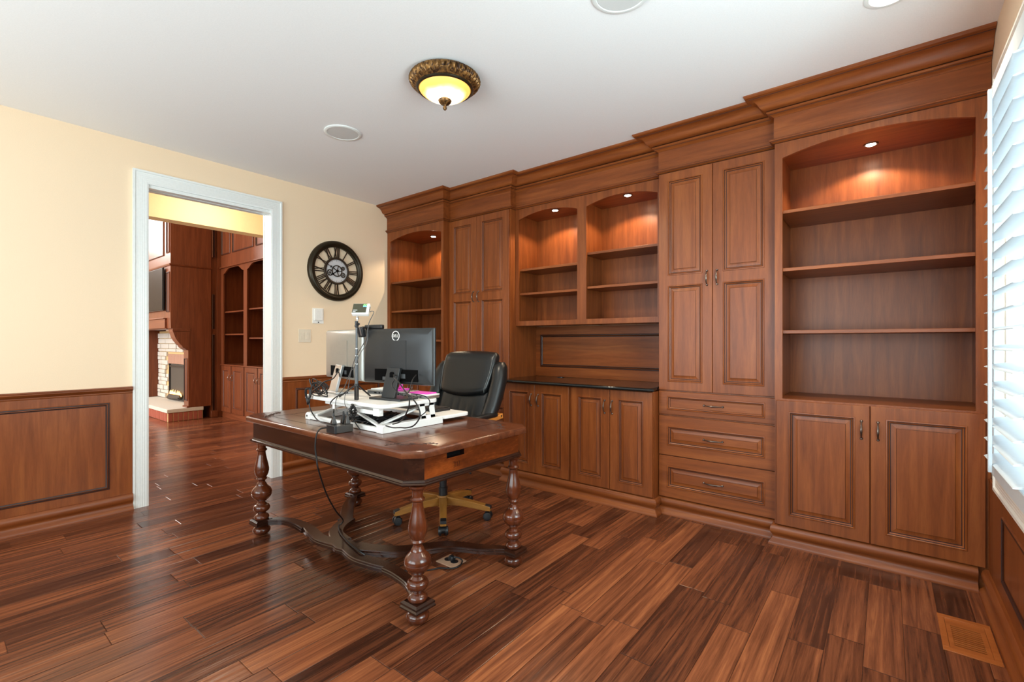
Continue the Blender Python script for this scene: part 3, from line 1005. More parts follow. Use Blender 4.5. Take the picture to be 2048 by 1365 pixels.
# scratched figures on the right end
m = MB()
xs = A[2][0] + 0.0006
def stroke(pts):
    m.tube([(xs, 1.560 + y, 0.662 + z) for y, z in pts], 0.0008, 5)
stroke([(0.0, 0.014), (0.010, 0.014), (0.003, -0.016)])
stroke([(0.0165, 0.012), (0.0155, -0.012)])
stroke([(0.0255, 0.012), (0.025, -0.010)])
stroke([(0.034, 0.010), (0.038, 0.013), (0.041, 0.009), (0.035, -0.009), (0.043, -0.009)])
obj('scratched_figures', m, gap_m, dk)
# turned legs
LEGP = [(50, 75), (58, 76), (68, 73), (80, 58), (95, 51), (120, 47), (150, 49), (158, 56), (166, 63), (176, 63), (184, 56), (192, 47), (200, 45), (240, 50), (300, 62), (360, 76), (410, 85), (440, 85), (475, 78), (505, 65),
        (522, 53), (530, 58), (540, 63), (549, 60), (556, 50), (568, 40), (584, 40), (600, 52), (608, 56), (616, 60), (626, 62), (636, 72), (648, 84), (665, 100), (685, 113), (704, 119), (718, 119), (722, 114), (726, 114), (730, 119), (745, 118),
        (770, 107), (795, 86), (812, 66), (816, 60), (822, 60), (828, 46), (845, 42), (852, 48), (866, 62), (872, 62), (878, 80), (890, 91), (908, 97), (928, 96), (948, 85), (962, 66), (972, 52), (985, 46), (993, 56), (1004, 72), (1020, 85), (1036, 88), (1048, 84), (1056, 74), (1070, 70)]
FOOT = [(0.0625, 0.030), (0.058, 0.028), (0.055, 0.034), (0.052, 0.036), (0.049, 0.041), (0.042, 0.048), (0.032, 0.052), (0.022, 0.051), (0.011, 0.045), (0.004, 0.036), (0.0, 0.026)]
leg_mb = MB().lathe([(w_ * 5.03e-4, 0.606 - (y_ - 50) * 5.033e-4) for y_, w_ in LEGP], seg=32)
legs = []
for i, (x, y) in enumerate([(LX[0], LY[0]), (LX[1], LY[0]), (LX[1], LY[1]), (LX[0], LY[1])]):
    if not legs:
        lg = obj('leg', leg_mb, desk_v, dk, local=True, angle=30)
        pm = MB()
        pm.loft([[(sx * h_, sy * h_, z) for sx, sy in ((-1, -1), (1, -1), (1, 1), (-1, 1))] for h_, z in ((0.044, 0.0985), (0.050, 0.094), (0.054, 0.091), (0.054, 0.083), (0.051, 0.080), (0.056, 0.074), (0.056, 0.067), (0.050, 0.063), (0.040, 0.0625))])
        pl_ = obj('square_block', pm, desk_h, lg, local=True, angle=25)
        ft = obj('bun_foot', MB().lathe([(r, z) for z, r in FOOT], seg=32), desk_v, lg, local=True, angle=30)
    else:
        lg = legs[0].copy(); COL.objects.link(lg); lg.parent = dk
        for ch in (pl_, ft):
            c2 = ch.copy(); COL.objects.link(c2); c2.parent = lg
    lg.location = (x - DC.x, y - DC.y, 0)
    legs.append(lg)


def ribbon(m, pts, widths, z0, z1, sub=8):
    P = catmull([(x, y, 0) for x, y in pts], sub)
    n = len(P)
    W = []
    for i in range(n):
        t = i / (n - 1) * (len(widths) - 1)
        k = min(int(t), len(widths) - 2)
        W.append(widths[k] + (widths[k + 1] - widths[k]) * (t - k))
    loops = []
    for i, p in enumerate(P):
        d = (P[min(i + 1, n - 1)] - P[max(i - 1, 0)]).normalized()
        o = Vector((-d.y, d.x, 0)) * W[i] / 2
        e = 0.004
        sec = [(1 - e / W[i] * 2, z1), (1, z1 - e), (1, z1 - 0.010), (1 - 2 * e / W[i], z1 - 0.013), (1, z1 - 0.017), (1, z0)]
        loops.append([(p.x + o.x * q, p.y + o.y * q, z) for q, z in sec] + [(p.x - o.x * q, p.y - o.y * q, z) for q, z in sec[::-1]])
    m.loft(loops)


m = MB()
ribbon(m, [(1.235, 1.375), (1.33, 1.462), (1.44, 1.492), (1.575, 1.492)], [0.05, 0.05, 0.060, 0.074], 0.064, 0.0960)
ribbon(m, [(1.575, 1.500), (1.68, 1.478), (1.80, 1.460), (1.93, 1.488)], [0.064, 0.070, 0.072, 0.085], 0.064, 0.0962)
ribbon(m, [(1.90, 1.497), (1.985, 1.495), (2.08, 1.497)], [0.075, 0.115, 0.075], 0.064, 0.0965)
ribbon(m, [(2.04, 1.490), (2.16, 1.462), (2.28, 1.474), (2.385, 1.496)], [0.085, 0.072, 0.066, 0.062], 0.064, 0.0962)
ribbon(m, [(2.385, 1.486), (2.48, 1.484), (2.62, 1.455), (2.752, 1.378)], [0.066, 0.062, 0.056, 0.05], 0.064, 0.0960)
ribbon(m, [(1.93, 1.520), (1.80, 1.555), (1.71, 1.635), (1.655, 1.735)], [0.10, 0.085, 0.085, 0.085], 0.064, 0.0958)
ribbon(m, [(1.645, 1.715), (1.58, 1.765), (1.47, 1.840), (1.36, 1.930), (1.236, 2.048)], [0.10, 0.085, 0.085, 0.075, 0.05], 0.064, 0.0956)
ribbon(m, [(2.05, 1.525), (2.17, 1.580), (2.28, 1.655), (2.36, 1.765)], [0.10, 0.085, 0.085, 0.080], 0.064, 0.0958)
ribbon(m, [(2.345, 1.735), (2.42, 1.845), (2.50, 1.905), (2.61, 1.955), (2.754, 2.046)], [0.09, 0.078, 0.070, 0.065, 0.05], 0.064, 0.0956)
obj('stretcher', m, desk_h, dk, angle=30)

# ================================================================== sit-stand riser on the desk
PT = 0.917
rs = thing('desk_riser', 'white sit-stand desk riser carrying the two monitors on the wooden desk', 'desk riser', (1.99, 1.66, DT))


def rounded_rect(x0, x1, y0, y1, r, n=6, corners=(1, 1, 1, 1)):
    pts = []
    for i, (cx, cy, a0) in enumerate(((x1 - r, y0 + r, -PI / 2), (x1 - r, y1 - r, 0), (x0 + r, y1 - r, PI / 2), (x0 + r, y0 + r, PI))):
        rr = r
        for k in range(n + 1):
            a = a0 + PI / 2 * k / n
            pts.append((cx + rr * math.cos(a), cy + rr * math.sin(a)))
    return pts


obj('upper_platform', MB().prism(rounded_rect(1.575, 2.378, 1.462, 1.858, 0.045), 'xy', PT - 0.020, PT), white_p, rs, bevel=0.003)
m = MB()
for x in (1.632, 2.352):
    m.prism([(1.462, DT + 0.002), (1.462, DT + 0.032), (1.470, DT + 0.042), (1.865, DT + 0.042), (1.880, DT + 0.034), (1.884, DT + 0.002)], 'yz', x - 0.026, x + 0.026)
obj('side_rail', MB().prism([(1.462, DT + 0.0005), (1.462, DT + 0.030), (1.472, DT + 0.042), (1.865, DT + 0.042), (1.880, DT + 0.034), (1.884, DT + 0.0005)], 'yz', 1.610, 1.660), white_p, rs, bevel=0.003)
obj('side_rail', MB().prism([(1.462, DT + 0.0005), (1.462, DT + 0.030), (1.472, DT + 0.042), (1.865, DT + 0.042), (1.880, DT + 0.034), (1.884, DT + 0.0005)], 'yz', 2.330, 2.380), white_p, rs, bevel=0.003)
obj('cross_bar', MB().box(1.655, 2.335, 1.470, 1.492, DT + 0.002, DT + 0.026), white_p, rs, bevel=0.002)
# scissor arms each side, H link below the platform, slotted support plates
for x in (1.690, 2.300):
    m = MB()
    m.beam((x, 1.490, DT + 0.030), (x, 1.840, PT - 0.030), 0.010, 0.026, up=(1, 0, 0))
    obj('scissor_arm', m, white_p, rs, bevel=0.0015)
m = MB(); m.beam((1.86, 1.60, DT + 0.085), (2.335, 1.488, DT + 0.030), 0.022, 0.010)
obj('scissor_arm', m, white_p, rs, bevel=0.0015)
m = MB(); m.box(2.10, 2.335, 1.476, 1.496, PT - 0.058, PT - 0.036).box(2.290, 2.338, 1.470, 1.500, PT - 0.062, PT - 0.022)
m.lathe([(0.007, 2.3385), (0.007, 2.342), (0.004, 2.343)], (0, 1.485, PT - 0.042), 12, 'x')
obj('link_bar', m, white_p, rs, bevel=0.0015)
m = MB()
for k, y in enumerate((1.742, 1.812)):
    m.prism([(y - 0.006, DT + 0.040), (y + 0.030, DT + 0.040), (y + 0.018, PT - 0.018), (y - 0.020, PT - 0.018)], 'yz', 2.355, 2.361)
m.prism([(1.736, DT + 0.040), (1.842, DT + 0.040), (1.842, DT + 0.058), (1.734, DT + 0.058)], 'yz', 2.355, 2.361)
m.prism([(1.722, PT - 0.036), (1.830, PT - 0.036), (1.830, PT - 0.018), (1.720, PT - 0.018)], 'yz', 2.355, 2.361)
obj('slotted_plate', m, white_p, rs, bevel=0.001)
m = MB()
for y in (1.748, 1.802): m.prism([(y + 0.012, DT + 0.050), (y + 0.026, DT + 0.050), (y + 0.014, PT - 0.034), (y, PT - 0.034)], 'yz', 2.349, 2.354)
obj('dark_slot', m, black_pl, rs)
obj('keyboard_tray', MB().prism(rounded_rect(1.62, 2.375, 1.890, 2.112, 0.03), 'xy', DT + 0.020, DT + 0.040), white_p, rs, bevel=0.003)
for q in (1.70, 2.27): obj('tray_bracket', MB().box(q, q + 0.04, 1.84, 1.90, DT + 0.012, DT + 0.034), white_p, rs)
m = MB().box(1.72, 2.26, 1.53, 1.54, PT - 0.050, PT - 0.020)
obj('platform_rib', m, white_p, rs)
m = MB()
for x, y in ((1.620, 1.4615), ): m.lathe([(0.006, y), (0.006, y - 0.002), (0.003, y - 0.0025)], (x + 0.012, 0, DT + 0.022), 12, 'y')
obj('screw_cap', m, black_pl, rs)

m = MB()
m.prism(rounded_rect(1.80, 2.235, 1.950, 2.085, 0.008), 'xy', DT + 0.0405, DT + 0.056)
kb = thing('keyboard', 'black computer keyboard on the lower white tray', 'keyboard', (2.02, 2.02, DT + 0.0405))
obj('case', m, black_pl, kb, bevel=0.002)
m = MB()
for r in range(5):
    for c in range(15):
        m.box(1.812 + c * 0.0276, 1.812 + c * 0.0276 + 0.024, 1.962 + r * 0.0235, 1.962 + r * 0.0235 + 0.020, DT + 0.0555, DT + 0.060)
obj('keycaps', m, black_pl, kb, smooth=False)


# ================================================================== monitors (built in their own frame, back towards -y)
def monitor(label, loc, rz, shell, mat_shell, logo, neck_mat, zbot, neck_dx):
    r = thing('computer_monitor', label, 'monitor', loc, rz, None)
    W2, z0, z1 = 0.2695, zbot, zbot + 0.318
    P = lambda m_, n_, mat, par=r, **k: obj(n_, m_, mat, par, local=True, **k)
    m = MB()
    m.loft([[(x, y, z) for x, z in ((-W2 + d, z0 + d), (W2 - d, z0 + d), (W2 - d, z1 - d), (-W2 + d, z1 - d))] for d, y in ((0.0, 0.008), (0.0, 0.0), (0.0025, -0.004), (0.010, -0.013), (0.04, -0.020), (0.11, -0.021))])
    sh = P(m, 'rear_shell', mat_shell, bevel=0.001)
    obj('screen', MB().box(-W2 + 0.004, W2 - 0.004, 0.0082, 0.0095, z0 + 0.014, z1 - 0.004), screen_m, r, local=True)
    obj('bezel', MB().box(-W2, W2, 0.0081, 0.0098, z0, z0 + 0.014), black_pl, r, local=True)
    rc0, rc1 = -0.165, 0.165
    m = MB().box(rc0, rc1, -0.0228, -0.0205, z0 + 0.018, z0 + 0.085)
    rcs = P(m, 'port_recess', gap_m, sh)
    obj('port', MB().box(-0.10, -0.075, -0.025, -0.0225, z0 + 0.022, z0 + 0.040), dark_grey, rcs, local=True)
    obj('port', MB().box(0.04, 0.075, -0.025, -0.0225, z0 + 0.035, z0 + 0.060), dark_grey, rcs, local=True)
    m = MB().prism(rounded_rect(-0.078, 0.078, z0 + 0.0855, z0 + 0.250, 0.003), 'xz', -0.0225, -0.0205)
    P(m, 'mount_cover', mat_shell, sh)
    m = MB()
    lean = [(-0.034, 0.0, -0.072), (0.034, 0.0, -0.072)]
    zt = z0 + 0.084
    sec = lambda w_, y, t, z: [(-w_, y, z), (w_, y, z), (w_, y + t, z), (-w_, y + t, z)]
    m.loft([sec(0.050, -0.085, 0.018, 0.012), sec(0.049, -0.064, 0.018, (zt + 0.012) * 0.5), sec(0.048, -0.042, 0.019, zt), sec(0.047, -0.041, 0.020, zt + 0.010)])
    nk = P(m, 'stand_neck', neck_mat, bevel=0.002)
    hol = MB().prism(rounded_rect(-0.015, 0.013, zt - 0.055, zt - 0.012, 0.012), 'xz', -0.0545, -0.036)
    obj('cable_hole', hol, gap_m, nk, local=True)
    m = MB().prism(rounded_rect(-0.118, 0.118, -0.112, 0.036, 0.004), 'xy', 0.0006, 0.0125)
    P(m, 'stand_base', neck_mat, bevel=0.002)
    if logo:
        lg = obj('logo_badge', MB().loft([[(0.0265 * s * math.cos(a), yy, zbot + 0.275 + 0.0265 * s * math.sin(a)) for a in [2 * PI * k / 40 for k in range(40)]] for s, yy in ((1.10, -0.0212), (1.10, -0.0222), (0.93, -0.0222), (0.93, -0.0212))], caps=False), white_pl, sh, local=True)
        t = text_mesh('logo_lettering', 'DELL', 0.0205, 0.0004, white_pl, sh, (0, -0.0222, zbot + 0.275), (PI / 2, 0, 0))
        t.scale = (0.92, 1.1, 1)
        for v in t.data.vertices: v.co.x *= 1.0
        lg2 = t
    return r


a_r = math.atan2(1.741 - 1.663, 2.467 - 1.933)
a_l = math.atan2(1.673 - 1.735, 1.871 - 1.391)
ZB = 1.000 - PT
monitor('black monitor with a round maker badge, seen from behind, right of the tripod', (2.198, 1.7055, PT), a_r, 0, mon_m, True, mon_m, ZB, 0)
monitor('monitor with a pale reflected sheen, seen from behind, left of the tripod', (1.640, 1.712, PT), a_l, 0, mon_l, False, silver, ZB, 0)

# webcam clipped on the black monitor
wc = thing('webcam', 'black webcam clipped over the top edge of the black monitor', 'webcam', (1.985, 1.665, 1.318))
R = Matrix.Rotation(a_r, 3, 'Z')
m = MB(); m.obox((1.990, 1.690, 1.331), (0.072, 0.013, 0.0125), R)
obj('camera_bar', m, black_pl, wc, bevel=0.006, seg=3)
m = MB(); m.obox((1.948, 1.630, 1.300), (0.022, 0.012, 0.030), R @ Matrix.Rotation(0.25, 3, 'X')).obox((1.952, 1.672, 1.329), (0.022, 0.030, 0.0045), R)
obj('clip', m, black_pl, wc, bevel=0.003)
m = MB(); m.obox((1.958, 1.6165, 1.303), (0.004, 0.0015, 0.026), R @ Matrix.Rotation(0.25, 3, 'X'))
obj('hinge_strip', m, silver, wc)
m = MB().lathe([(0.009, 1.7015), (0.009, 1.705), (0.006, 1.706)], (2.0, 0, 1.331), 16, 'y')
obj('lens', m, screen_m, wc)

# ================================================================== tripod and the little display on it
tx, ty = 2.079, 1.511
tp = thing('mini_tripod', 'black telescopic mini tripod standing on the white riser between the monitors', 'tripod', (tx, ty, PT))
m = MB().lathe([(0.0105, PT + 0.0006), (0.0125, PT + 0.004), (0.0125, PT + 0.075), (0.0135, PT + 0.078), (0.0135, PT + 0.088), (0.011, PT + 0.092)], (tx, ty, 0), 18)
obj('grip', m, black_pl, tp)
m = MB()
zz = [(0.0098, 1.005), (0.0098, 1.120), (0.0086, 1.121), (0.0086, 1.165), (0.0074, 1.166), (0.0074, 1.205), (0.006, 1.206), (0.006, 1.325)]
m.lathe(zz, (tx, ty, 0), 14)
obj('telescopic_pole', m, dark_grey, tp)
for z, r_ in ((1.119, 0.0104), (1.164, 0.0092), (1.204, 0.008)):
    obj('pole_collar', MB().lathe([(r_, z - 0.003), (r_, z + 0.002)], (tx, ty, 0), 14), silver, tp)
for ax, ay in ((-0.150, -0.014), (-0.052, 0.125), (0.062, -0.036)):
    m = MB(); m.beam((tx + ax * 0.07, ty + ay * 0.07, PT + 0.083), (tx + ax, ty + ay, PT + 0.008), 0.008, 0.008)
    obj('leg', m, black_pl, tp, bevel=0.002)
m = MB().lathe([(0.006, 1.322), (0.011, 1.326), (0.011, 1.333), (0.009, 1.335), (0.009, 1.356), (0.006, 1.358)], (tx, ty, 0), 16)
m.lathe([(0.004, tx + 0.008), (0.004, tx + 0.016), (0.007, tx + 0.017), (0.007, tx + 0.022)], (0, ty, 1.340), 10, 'x')
obj('phone_head', m, black_pl, tp)
m = MB().lathe([(0.003, 1.357), (0.003, 1.366), (0.009, 1.367), (0.009, 1.376), (0.004, 1.379), (0.004, 1.385)], (tx + 0.004, ty + 0.002, 0), 12)
obj('mount_screw', m, silver, tp)

gd = thing('display_gadget', 'small white gadget with an olive screen mounted on the mini tripod', 'gadget', (tx + 0.008, ty + 0.004, 1.383))
yaw_g = math.radians(40); tilt = math.radians(-33)
Rg = Matrix.Rotation(yaw_g, 3, 'Z') @ Matrix.Rotation(tilt, 3, 'X')
gc = Vector((tx + 0.030, ty + 0.010, 1.419))
loc = lambda x, y, z: gc + Rg @ Vector((x, y, z))
m = MB().obox(gc, (0.046, 0.013, 0.036), Rg)
obj('case', m, white_pl, gd, bevel=0.005, seg=3)
sc_ = obj('screen', MB().obox(loc(-0.006, -0.0133, 0.002), (0.038, 0.0006, 0.030), Rg), disp_m, gd)
m = MB()
for k in range(4):
    m.obox(loc(0.014 + k * 0.005, -0.0142, 0.022 + 0.003 * (k % 2)), (0.0019, 0.0003, 0.003), Rg)
obj('green_glyphs', m, led_g, sc_)
m = MB()
for k in range(4): m.obox(loc(0.014 + k * 0.005, -0.0142, 0.013 + 0.002 * (k % 2)), (0.0019, 0.0003, 0.0022), Rg)
obj('cyan_glyphs', m, led_c, sc_)
m = MB()
for k in range(6): m.obox(loc(-0.038 + k * 0.004, -0.0142, -0.012), (0.0013, 0.0003, 0.0012), Rg)
for k in range(4): m.obox(loc(-0.038 + k * 0.004, -0.0142, -0.022), (0.0013, 0.0003, 0.0012), Rg)
obj('grey_text', m, led_w, sc_)
m = MB().obox(loc(0.0465, -0.002, 0.006), (0.0006, 0.004, 0.014), Rg)
obj('side_slot', m, black_pl, gd)

# ================================================================== laptops, papers on the riser
lp = thing('laptop', 'closed grey laptop lying under the papers behind the tripod', 'laptop', (2.0, 1.80, PT))
Rl = Matrix.Rotation(0.16, 3, 'Z')
LC = Vector((1.985, 1.830, PT))
def at(cx, cy, z): return LC + Rl @ Vector((cx, cy, z))
obj('base', MB().obox(at(0, 0, 0.0095), (0.160, 0.060, 0.0085), Rl), dark_grey, lp, bevel=0.003)
obj('lid', MB().obox(at(0, 0, 0.022), (0.160, 0.060, 0.0035), Rl), silver, lp, bevel=0.002)
m = MB()
for k, (dx, wd) in enumerate(((-0.09, 0.010), (-0.055, 0.006), (-0.03, 0.006), (0.075, 0.007), (0.10, 0.007))):
    m.obox(at(dx, -0.0602, 0.010), (wd, 0.0006, 0.003), Rl)
obj('port', m, gap_m, lp)
lp2 = thing('laptop', 'thin silver laptop under the pink folder at the right end of the riser', 'laptop', (2.26, 1.80, PT))
R2 = Matrix.Rotation(0.10, 3, 'Z')
c2 = Vector((2.270, 1.826, PT))
obj('base', MB().obox(c2 + R2 @ Vector((0, 0, 0.0085)), (0.085, 0.050, 0.0075), R2), silver, lp2, bevel=0.003)
obj('lid', MB().obox(c2 + R2 @ Vector((0, 0, 0.0200)), (0.085, 0.050, 0.0035), R2), white_p, lp2, bevel=0.002)
m = MB()
for dx in (-0.05, -0.025, 0.03): m.obox(c2 + R2 @ Vector((dx, -0.0502, 0.0085)), (0.006, 0.0006, 0.0025), R2)
obj('port', m, gap_m, lp2)
lone('pink_folder', MB().obox(c2 + R2 @ Vector((-0.008, 0.006, 0.027)), (0.072, 0.040, 0.003), R2 @ Matrix.Rotation(0.0, 3, 'Z')), pink, 'bright pink folder on the thin silver laptop', 'folder', bevel=0.001)
lone('paper_stack', MB().obox(at(-0.065, 0.008, 0.0290), (0.075, 0.055, 0.0030), Rl).obox(at(-0.055, 0.012, 0.0340), (0.055, 0.050, 0.0018), Rl @ Matrix.Rotation(0.2, 3, 'Z')), paper, 'loose white papers on top of the grey laptop', 'paper')
lone('pink_notepad', MB().obox(at(0.045, 0.010, 0.0300), (0.040, 0.045, 0.0040), Rl @ Matrix.Rotation(-0.1, 3, 'Z')), pink, 'pink notepad on the grey laptop beside the papers', 'notepad', bevel=0.001)
# transparent red tape roll
m = MB()
tc_ = at(0.040, 0.012, 0.0)
loops = []
for k in range(28):
    a = 2 * PI * k / 28
    lp_ = []
    for rr, yy in ((0.0165, -0.011), (0.0215, -0.011), (0.0215, 0.011), (0.0165, 0.011)):
        lp_.append((tc_.x + rr * math.cos(a) * 1.05, tc_.y + yy, PT + 0.0560 + rr * math.sin(a)))
    loops.append(lp_)
m.loft(loops, ring=True)
tr = thing('tape_roll', 'pink-edged tape roll standing on the pink notepad', 'tape', (tc_.x, tc_.y, PT + 0.035))
obj('tape', m, pink, tr)
obj('core', MB().lathe([(0.0163, tc_.y - 0.009), (0.0150, tc_.y - 0.009), (0.0150, tc_.y + 0.009), (0.0163, tc_.y + 0.009)], (tc_.x, 0, PT + 0.0560), 28, 'y', caps=False), red_pl, tr)

# ================================================================== power strip
ps = thing('power_strip', 'smoky translucent power block on the desk front edge', 'power strip', (2.150, 1.366, DT))
Rp = Matrix.Rotation(math.radians(-3), 3, 'Z')
pc = Vector((2.150, 1.366, DT + 0.0205))
obj('body', MB().obox(pc, (0.043, 0.052, 0.0195), Rp), smoke, ps, bevel=0.003)
obj('end_cap', MB().obox(pc + Rp @ Vector((0, -0.046, 0)), (0.0434, 0.0068, 0.0198), Rp), black_pl, ps, bevel=0.002)
SOCK = ((-0.022, -0.024), (-0.022, 0.032), (0.020, 0.030))
for dx, dy in SOCK:
    obj('socket', MB().obox(pc + Rp @ Vector((dx, dy, 0.0199)), (0.016, 0.015, 0.0004), Rp), black_pl, ps)
PLUGS = []
for k, (hh, mat, lb) in enumerate(((0.042, smoke, 'clear-sided plug nearest the desk edge on the power block'), (0.044, black_pl, 'black plug at the back of the power block'), (0.046, smoke, 'smoky plug at the right side of the power block'))):
    b = pc + Rp @ Vector((SOCK[k][0], SOCK[k][1], 0.0205))
    g = thing('power_plug', lb, 'plug', b)
    mm = MB()
    mm.loft([[tuple(b + Rp @ Vector((sx * w_, sy * w_ * 0.9, z))) for sx, sy in ((-1, -1), (1, -1), (1, 1), (-1, 1))] for w_, z in ((0.013, 0.0), (0.013, 0.010), (0.009, 0.024), (0.0065, hh))])
    obj('moulded_body', mm, mat, g, bevel=0.002)
    obj('strain_relief', MB().lathe([(0.006, b.z + hh - 0.004), (0.004, b.z + hh + 0.018)], (b.x, b.y, 0), 10), cable_m, g)
    PLUGS.append(b + Vector((0, 0, hh + 0.016)))
plug_a, plug_b, plug_c = PLUGS


def cord(name, pts, r, mat, label, cat='cable', group=None, sub=6):
    m = MB().tube(catmull(pts, sub), r, 7)
    return lone(name, m, mat, label, cat, group)


cord('trailing_flex', [(2.112, 1.340, 0.789), (2.090, 1.322, 0.791), (2.080, 1.296, 0.787), (2.086, 1.273, 0.765), (2.088, 1.264, 0.700), (2.098, 1.266, 0.640), (2.108, 1.270, 0.585), (2.045, 1.350, 0.430), (1.985, 1.440, 0.300),
                    (1.870, 1.555, 0.190), (1.770, 1.610, 0.125), (1.745, 1.605, 0.106), (1.830, 1.560, 0.104), (1.955, 1.520, 0.104), (2.080, 1.494, 0.104), (2.180, 1.480, 0.103), (2.235, 1.525, 0.060), (2.300, 1.585, 0.010), (2.440, 1.695, 0.007), (2.480, 1.760, 0.007),
                    (2.535, 1.800, 0.007), (2.550, 1.845, 0.008), (2.530, 1.888, 0.014), (2.500, 1.890, 0.022), (2.478, 1.876, 0.024)], 0.0042, cable_m, 'black power cord hanging from the desk edge down to the floor outlet', 'cord')
G = 'loose cables around the riser'
cord('cable', [(2.222, 1.652, 1.055), (2.30, 1.600, 1.060), (2.40, 1.520, 1.060), (2.50, 1.452, 1.060), (2.551, 1.430, 1.050), (2.593, 1.430, 1.016), (2.629, 1.430, 0.981), (2.632, 1.430, 0.943), (2.611, 1.432, 0.907), (2.575, 1.44, 0.872), (2.50, 1.470, 0.842), (2.430, 1.49, 0.824)], 0.0034, cable_m,
     'thick black cable looping from the black monitor stand down past the riser corner')
cord('cable', [(2.262, 1.650, 1.050), (2.262, 1.620, 1.020), (2.30, 1.585, 1.004), (2.338, 1.575, 0.985), (2.386, 1.575, 0.963), (2.415, 1.58, 0.961), (2.425, 1.60, 0.985), (2.40, 1.64, 1.035), (2.368, 1.694, 1.060)], 0.003, cable_m,
     'short black cable drooping from the black monitor recess to its stand')
cord('cable', [(2.405, 1.580, 0.962), (2.520, 1.490, 0.985), (2.636, 1.42, 0.994), (2.682, 1.42, 0.968), (2.710, 1.42, 0.940), (2.722, 1.42, 0.908), (2.705, 1.42, 0.877), (2.671, 1.42, 0.851), (2.624, 1.42, 0.838), (2.57, 1.425, 0.832), (2.48, 1.45, 0.818), (2.400, 1.47, 0.815)], 0.0034, cable_m,
     'black cable making the wide outermost loop over the riser corner')
cord('cable', [(2.330, 1.735, 0.934), (2.380, 1.68, 0.955), (2.44, 1.60, 0.968), (2.504, 1.60, 0.969), (2.554, 1.60, 0.962), (2.581, 1.60, 0.946), (2.581, 1.60, 0.922), (2.554, 1.60, 0.886), (2.517, 1.60, 0.862), (2.440, 1.640, 0.834), (2.37, 1.70, 0.822)], 0.0026, cable_m,
     'thin black cable from the thin laptop curling over the slotted plate')
g0 = Vector(loc(0.047, -0.002, -0.016))
cord('cable', [g0, g0 + Vector((0.018, 0.006, 0.004)), (2.268, 1.490, 1.395), (2.250, 1.475, 1.345), (2.243, 1.47, 1.300), (2.232, 1.47, 1.262), (2.208, 1.465, 1.226), (2.156, 1.458, 1.165), (2.125, 1.458, 1.116), (2.095, 1.462, 1.076), (2.063, 1.465, 1.034), (2.024, 1.468, 0.985), (1.990, 1.462, 0.952), (1.971, 1.452, 0.916), (1.985, 1.440, 0.880), (2.03, 1.425, 0.855), (2.08, 1.41, 0.86), plug_b], 0.0022, grey_cable,
     'thin grey cable falling from the tripod gadget across the pole')
cord('cable', [(2.2405, 1.4735, 1.285), (2.2365, 1.474, 1.262), (2.228, 1.470, 1.225), (2.201, 1.456, 1.183), (2.156, 1.450, 1.109), (2.118, 1.452, 1.081), (2.095, 1.456, 1.028), (2.079, 1.456, 0.978), (2.060, 1.452, 0.946), (2.063, 1.448, 0.906), (2.090, 1.440, 0.885), (2.12, 1.43, 0.870), plug_c], 0.0020, grey_cable,
     'thinner grey cable crossing the tripod pole beside the first')
cord('cable', [(2.052, 1.475, 0.960), (2.030, 1.430, 0.945), (1.995, 1.415, 0.920), (1.990, 1.405, 0.895), plug_a + Vector((0, 0, 0.02)), plug_a], 0.0034, cable_m,
     'thick black cable with a white tag dropping into the nearest plug')
lone('cable_tag', MB().lathe([(0.0058, plug_a.z + 0.022), (0.0058, plug_a.z + 0.046)], (plug_a.x - 0.004, plug_a.y + 0.003, 0), 12), white_pl, 'small white tag wrapped round the cable above the nearest plug', 'tag')
cord('cable', [(1.700, 1.640, 1.020), (1.83, 1.550, 1.062), (1.900, 1.475, 1.030), (1.84, 1.455, 1.010), (1.804, 1.45, 0.985), (1.759, 1.45, 0.966), (1.723, 1.448, 0.945), (1.700, 1.446, 0.911), (1.690, 1.446, 0.880), (1.700, 1.444, 0.847), (1.741, 1.442, 0.812), (1.82, 1.430, 0.786), (1.93, 1.420, 0.780), (2.03, 1.437, 0.785)], 0.0036, cable_m,
     'black cable from the left monitor drooping over the riser left end')
# bundled coil hanging over the left end of the riser
m = MB()
rk = random.Random(11)
for k in range(7):
    a0 = rk.uniform(-0.5, 0.5); rx, rz_ = rk.uniform(0.055, 0.09), rk.uniform(0.022, 0.042)
    cx_, cz_ = 1.75 + rk.uniform(-0.02, 0.03), 0.962 + rk.uniform(-0.008, 0.012)
    m.tube([(cx_ + rx * math.cos(t) * math.cos(a0) - rz_ * math.sin(t) * math.sin(a0), 1.462 + 0.014 * math.sin(t + k) + 0.003 * k, max(PT + 0.004, cz_ + rx * math.cos(t) * math.sin(a0) + rz_ * math.sin(t) * math.cos(a0))) for t in [2 * PI * q / 26 for q in range(26)]], 0.0032, 6, closed=True)
for k in range(5):
    cx_ = 1.672 + rk.uniform(-0.01, 0.012)
    m.tube([(cx_ + 0.020 * math.cos(t), 1.448 + 0.006 * math.sin(2 * t) - 0.001 * k, 0.915 + rk.uniform(-0.001, 0.001) + 0.048 * math.sin(t)) for t in [2 * PI * q / 22 for q in range(22)]], 0.0032, 6, closed=True)
m.tube(catmull([(1.69, 1.462, 0.975), (1.672, 1.46, 1.0), (1.668, 1.46, 1.018)], 4), 0.0045, 6)
lone('cable_bundle', m, cable_m, 'tangled coil of black cable hanging over the left end of the riser', 'cable bundle')
m = MB()
for k in range(6):
    rx, rz_ = rk.uniform(0.015, 0.026), rk.uniform(0.016, 0.028)
    m.tube([(2.145 + 0.045 * rk.uniform(-0.3, 0.3) + rx * math.cos(t), 1.446 + 0.006 * math.sin(t + k), 0.862 + 0.004 * k + rz_ * math.sin(t)) for t in [2 * PI * q / 20 for q in range(20)]], 0.0026, 6, closed=True)
